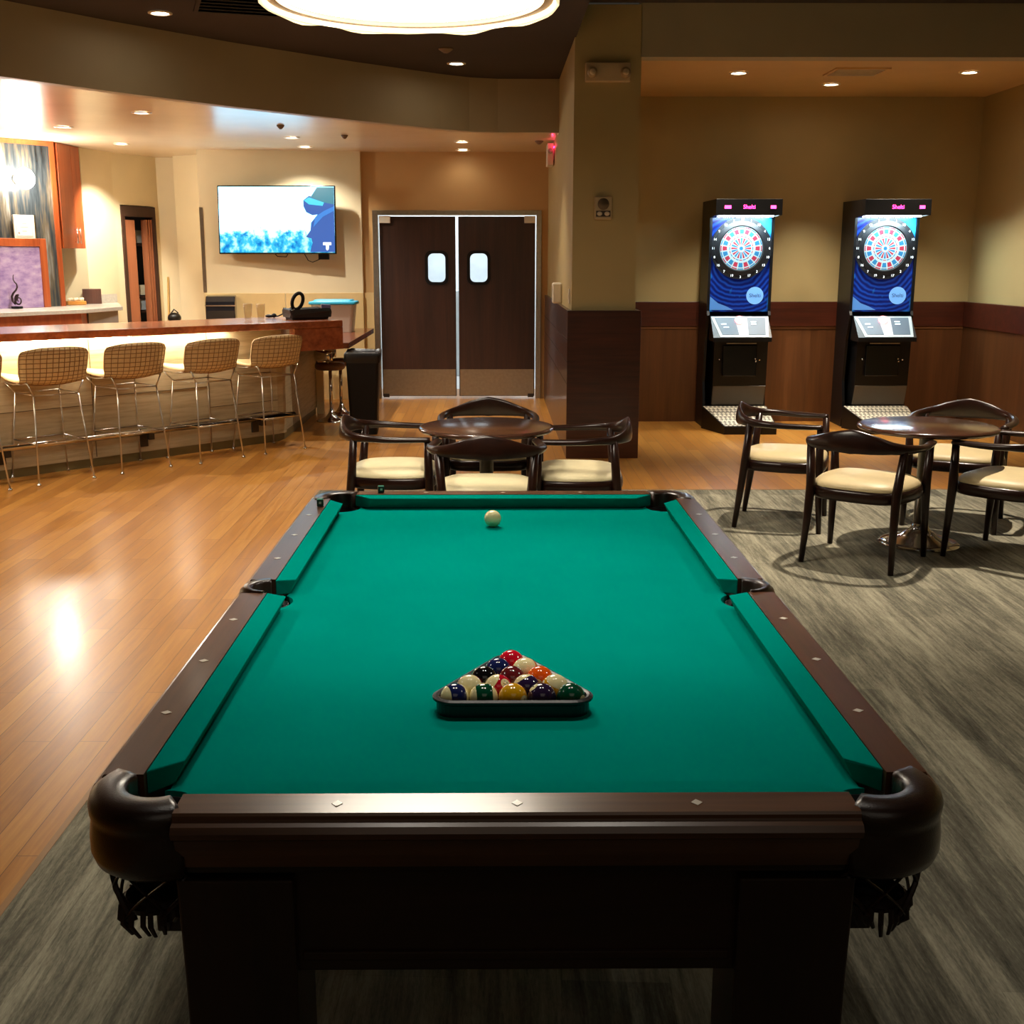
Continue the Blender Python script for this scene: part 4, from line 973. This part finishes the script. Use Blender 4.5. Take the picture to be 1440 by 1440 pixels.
rows = [
 [(10, (-.9, -.42, .08), (.25, -.6, -.75)), (14, (-1, -.14, -.02), (0, -.35, -1)), (1, (0, 0, 1), (.70, -.55, -.42)), (4, (0, 1, 0), (-.62, -.1, .78)), (6, (0, 0, 1), (.62, -.45, -.62))],
 [(15, (.05, -.75, .65), (1, 0, 0)), (11, (-.75, -.05, .62), (.55, -.45, .35)), (12, (.5, -.45, -.75), (-.72, -.55, .25)), (9, (.30, -.25, .90), (-1, 0, 0))],
 [(8, (0, 0, 1), (.80, -.25, -.30)), (7, (0, 0, 1), (.86, -.05, .30)), (5, (0, 0, 1), (.2, .9, .1))],
 [(2, (0, 0, 1), (.62, -.40, -.35)), (13, (-.12, -.62, .75), (1, .3, 0))],
 [(3, (0, 0, 1), (-.85, -.10, -.15))]]
pos = [['in the near row, left end', 'in the near row, second from left', 'in the middle of the near row', 'in the near row, second from right', 'in the near row, right end'], ['at the left of the second row', 'left of centre in the second row', 'right of centre in the second row', 'at the right of the second row'], ['at the left of the third row', 'in the centre of the rack', 'at the right of the third row'], ['left behind the maroon ball', 'right behind the maroon ball'], ['at the far tip of the rack']]
for i, row in enumerate(rows):
    for j, (n, p, s) in enumerate(row):
        ball(n, xc+(j-(len(row)-1)/2)*DB, y0+i*ry, p, s, '%s pool ball %s' % (names[n], pos[i][j]))
cbm = ball_mat(0)
o = B().sphere((0, 0, 0), br_, 32, 20).obj('cue_ball', cbm, smooth=True); o.location = (-.038, 3.763, TZ+br_); tag(o, 'ivory cue ball alone near the far cushion', 'ball')
# triangle rack
def tri(off, rc, n=8):
    """rounded outline around the ball triangle, off = offset from ball centres"""
    c = [(xc-2*DB, y0), (xc+2*DB, y0), (xc, y0+4*ry)]; pts = []
    for (x, y), a0 in zip(c, (150, 270, 30)):
        for k in range(n+1):
            a = math.radians(a0+120*k/n); pts.append((x+off*math.cos(a), y+off*math.sin(a)))
    return pts
rk = B(); R_ = []
for off, z in ((br_+.0012, 0), (br_+.0075, 0), (br_+.0075, .024), (br_+.015, .028), (br_+.0155, .033), (br_+.008, .036), (br_+.0018, .034)):
    R_.append([Vector((x, y, TZ+.0005+z)) for x, y in tri(off, 0)])
R_.append(R_[0]); rk.rings(R_, True, (False, False)); o = rk.obj('ball_rack', flat('black_rack', lin(22, 22, 24), .38), smooth=False, bevel=.001)
tag(o, 'black plastic triangle rack holding the balls', 'rack')
for i, (x, y, rz) in enumerate(((-.445, 4.135, .2), (-.632, 3.90, .1))):
    ck = thing('chalk_cube', ('green chalk cube standing on the far rail', 'green chalk cube on the left rail by the far corner')[i], 'chalk', (x, y, RZ+.0015), rz, 'chalk cubes')
    B().box((0, 0, .011), (.0225, .0225, .022)).obj('wrapper', flat('chalk_wrap%d' % i, lin(18, 74, 60), .5), ck, bevel=.001)
    B().box((0, 0, .0228), (.02, .02, .0012)).obj('chalk_face', flat('chalk_top%d' % i, lin(46, 122, 100), .9), ck)
    mk = B(); mk.box((0, -.0116, .012), (.008, .0006, .008)); mk.obj('label', flat('chalk_mark%d' % i, lin(206, 214, 196), .6), ck)

# ------------------------------------------------------------------ round back chairs + tables
def chair_arm(x):  return x
def make_chair(lab, seatmat, group):
    t = thing('armchair', lab, 'chair', (0, 0, 0), 0, group)
    # horseshoe arm and back rail
    ctl = [(-.272, .225, .648), (-.285, .12, .648), (-.298, 0, .650), (-.295, -.10, .656), (-.262, -.195, .660), (-.20, -.255, .668), (-.11, -.292, .682), (0, -.303, .692)]
    ctl = ctl+[(-x, y, z) for x, y, z in ctl[-2::-1]]
    hs = [(.024, .014), (.026, .017), (.023, .018), (.022, .020), (.020, .025), (.017, .034), (.015, .052), (.014, .066)]; hs = hs+hs[-2::-1]
    # catmull-rom refine
    P_, Q_ = [], []
    n = len(ctl)
    for i in range(n-1):
        a, b_, c, d = [Vector(ctl[max(0, min(n-1, i+k))]) for k in (-1, 0, 1, 2)]
        for u in (0, .25, .5, .75):
            P_.append(.5*((2*b_)+(c-a)*u+(2*a-5*b_+4*c-d)*u*u+(3*b_-a-3*c+d)*u**3)); Q_.append(tuple(hs[i][k]*(1-u)+hs[i+1][k]*u for k in (0, 1)))
    P_.append(Vector(ctl[-1])); Q_.append(hs[-1])
    B().tube(P_, Q_, 14).obj('back_rail', M_chairw, t, smooth=True)
    def legp(pts, rad): return B().tube(pts, rad, 12).obj('leg', M_chairw, t, smooth=True)
    for sx in (-1, 1):
        legp([(sx*.268, .235, .001), (sx*.262, .222, .25), (sx*.258, .215, .42), (sx*.268, .212, .640)], [.015, .022, .026, .020])
        legp([(sx*.245, -.275, .001), (sx*.235, -.245, .25), (sx*.232, -.225, .42), (sx*.252, -.205, .655)], [.015, .022, .026, .021])
    # seat frame with curved rails
    sf = B()
    fr_pts = []
    for k in range(40):
        a = 2*PI*k/40; c_, s_ = math.cos(a), math.sin(a)
        x = .262*math.copysign(abs(c_)**.55, c_); y = .248*math.copysign(abs(s_)**.55, s_)-.008
        fr_pts.append(Vector((x*(1-.10*max(0, -y/.25)), y, .393)))
    sf.tube(fr_pts, [(.016, .034)]*len(fr_pts), 10, True); sf.obj('seat_frame', M_chairw, t, smooth=True)
    # padded seat
    outl = [Vector((p.x, p.y, 0)) for p in fr_pts]
    cu = B(); R_ = []
    for s_, z in ((.90, .385), (.98, .405), (1.015, .424), (1.01, .440), (.95, .456), (.82, .469), (.6, .477), (.3, .481), (.02, .481)):
        R_.append([Vector((p.x*s_, p.y*s_, z)) for p in outl])
    cu.rings(R_); cu.obj('seat', seatmat, t, smooth=True)
    return t
g1, g2 = 'armchairs round the small table behind the pool table', 'armchairs round the table on the carpet'
T1 = Vector((-.074, 6.60)); T2 = Vector((2.46, 6.57))
ch = make_chair('dark armchair with cream seat pushed in at the left of the table behind the pool table', M_seat, g1)
def face(o, loc, toward, lab, grp):
    d = Vector(toward); a = math.atan2(d.y, d.x)-PI/2
    o.location = (loc[0], loc[1], loc[2] if len(loc) > 2 else 0); o.rotation_euler = (0, 0, a); o['label'] = lab; o['group'] = grp; return o
CZ = .0062
face(ch, (-.605, 6.66), (1, -.03), 'dark armchair with cream seat on the left side of the table behind the pool table', g1)
face(dup(ch, (0, 0, 0), 0, ''), (.44, 6.56), (-1, .06), 'dark armchair with cream seat on the column side of the table behind the pool table', g1)
face(dup(ch, (0, 0, 0), 0, ''), (-.07, 6.13), (0, 1), 'dark armchair seen from behind, between the pool table and the small round table', g1)
face(dup(ch, (0, 0, 0), 0, ''), (-.065, 7.22), (0, -1), 'dark armchair facing the camera at the door side of the small round table', g1)
tc = make_chair('x', M_seatt, g2)
face(tc, (2.015, 6.215, CZ), (.59, .81), 'dark armchair with tan seat nearest the camera at the carpet table, back turned', g2)
face(dup(tc, (0, 0, 0), 0, ''), (1.80, 7.125, CZ), (.94, -.33), 'dark armchair with tan seat on the left of the carpet table, seen side on', g2)
face(dup(tc, (0, 0, 0), 0, ''), (2.84, 6.27, CZ), (-.68, .73), 'dark armchair with tan seat at the right picture edge, partly cut off', g2)
face(dup(tc, (0, 0, 0), 0, ''), (2.87, 7.10, CZ), (-.5, -.86), 'dark armchair on the far side of the carpet table, before the right dart machine', g2)
def make_table(lab, loc):
    t = thing('pedestal_table', lab, 'table', loc, 0, 'round pedestal tables')
    B().lathe([(0, .665), (.36, .665), (.385, .672), (.39, .683), (.385, .693), (.37, .697), (0, .697)], 56).obj('table_top', M_ttop, t, smooth=True, bevel=0)
    B().lathe([(0, .001), (.235, .001), (.24, .006), (.20, .022), (.11, .05), (.055, .085), (.042, .12)], 40, cap=(True, False)).obj('base', M_chrome, t, smooth=True)
    B().lathe([(.04, .09), (.04, .64), (.15, .655), (.15, .664)], 24, cap=(True, True)).obj('column', M_steel, t, smooth=True)
    return t
tb1 = make_table('small round dark wood table behind the pool table, between four chairs', (T1.x, T1.y, 0))
dup(tb1, (T2.x, T2.y, CZ), 0, 'round dark wood table on the carpet, reflecting blue light')

# ------------------------------------------------------------------ bar stools
def make_stool(lab):
    t = thing('bar_stool', lab, 'bar stool', (0, 0, 0), 0, 'wire bar stools along the bar')
    prof = [(.255, .765), (.20, .762), (.10, .748), (.0, .738), (-.09, .732), (-.15, .742), (-.19, .775), (-.215, .83), (-.235, .90), (-.252, .96), (-.262, 1.005)]
    hw = [.235, .25, .262, .268, .262, .252, .252, .258, .262, .262, .245]
    def shell(u, v, off=0.):
        f = v*(len(prof)-1); i = min(int(f), len(prof)-2); k = f-i
        y = prof[i][0]*(1-k)+prof[i+1][0]*k; z = prof[i][1]*(1-k)+prof[i+1][1]*k; w_ = hw[i]*(1-k)+hw[i+1]*k
        x = (u*2-1); bk = max(0, min(1, (v-.42)/.25))
        y += .085*x*x*bk; z += .030*x*x*(1-bk) - .028*abs(x)**3*max(0, (v-.85)/.15) + .012*(1-bk)*0
        ny, nz = -bk, -(1-bk)
        return Vector((x*w_, y+ny*off, z+nz*off))
    pad = B(); pad.grid(lambda u, v: shell(u, v), 18, 24); pad.obj('seat_pad', M_shellpad, t, smooth=True, solid=.022)
    wr = B()
    for i in range(13):
        u = i/12; wr.tube([shell(u, .40+.6*v/12, .015) for v in range(13)], .0024, 5)
    for j in range(12):
        v = .42+.58*j/11; wr.tube([shell(u/14, v, .016) for u in range(15)], .0024, 5)
    wr.obj('wire_shell', M_wire, t)
    # welded rod base
    rg = [(-.17, .16, .655), (.17, .16, .655), (.17, -.16, .655), (-.17, -.16, .655)]; ft = [(-.22, .225), (.22, .225), (.215, -.225), (-.215, -.225)]
    for (x, y, z), (fx, fy) in zip(rg, ft):
        B().tube([(x, y, z), (fx, fy, .012)], .0062, 8).obj('leg', M_rod, t, smooth=True)
        B().lathe([(0, .0005), (.014, .0005), (.017, .006), (.012, .018), (0, .02)], 12, (fx, fy, 0)).obj('foot', M_chrome, t, smooth=True)
    fb_ = B()
    fb_.tube(rg, .006, 8, True)
    for x in (-.17, .17):
        fb_.tube([(x, .16, .655), (x*1.3, .22, .735)], .006, 8); fb_.tube([(x, -.16, .655), (x*1.25, -.165, .745)], .006, 8)
        fb_.tube([(x*1.3, .22, .735), (x*1.34, .05, .728), (x*1.25, -.165, .745)], .006, 8)
    fb_.obj('seat_support', M_rod, t, smooth=True)
    z = .30; k = (.655-z)/(.655-.012)
    rp = [(a[0]+(b_[0]-a[0])*k, a[1]+(b_[1]-a[1])*k, z) for a, b_ in zip(rg, ft)]
    fo = B(); fo.tube(rp, .0065, 8, True); fo.obj('foot_ring', M_chrome, t, smooth=True)
    return t
rzs = math.atan2(.731, -.682)+0-PI/2       # seat looks at the bar; local +Y forward
rz_bar = math.atan2(-bn.y, -bn.x)-PI/2
stool_labels = ['wire bar stool cut off by the left picture edge', 'wire bar stool second from the left edge, beige pad', 'middle wire bar stool of the row at the bar', 'wire bar stool second from the bar end', 'wire bar stool nearest the bar end']
cs = [(-3.83, 8.20), (-3.385, 8.69), (-2.935, 9.155), (-2.445, 9.60), (-2.0, 10.06)]
s0 = make_stool(stool_labels[0])
s0.location = (*cs[0], 0); s0.rotation_euler = (0, 0, rz_bar)
for c, lb_ in zip(cs[1:], stool_labels[1:]): dup(s0, (*c, 0), rz_bar+random.uniform(-.05, .05), lb_)

# under-bar LED light that the strip gives off
ul = light('bar_led', 'AREA', bp(-.5, .07, 1.030), 26, (1, .90, .72), bar, 5.2, sy=.05)
ul.rotation_euler = (0, 0, math.atan2(bd_.y, bd_.x))

# ------------------------------------------------------------------ world + view
W = bpy.data.worlds.new('World'); S.world = W; W.use_nodes = True
W.node_tree.nodes['Background'].inputs[0].default_value = (1, .85, .66, 1); W.node_tree.nodes['Background'].inputs[1].default_value = .02
S.view_settings.view_transform = 'Standard'; S.view_settings.look = 'None'; S.view_settings.exposure = 0.35; S.view_settings.gamma = 1; S.view_settings.use_curve_mapping = False
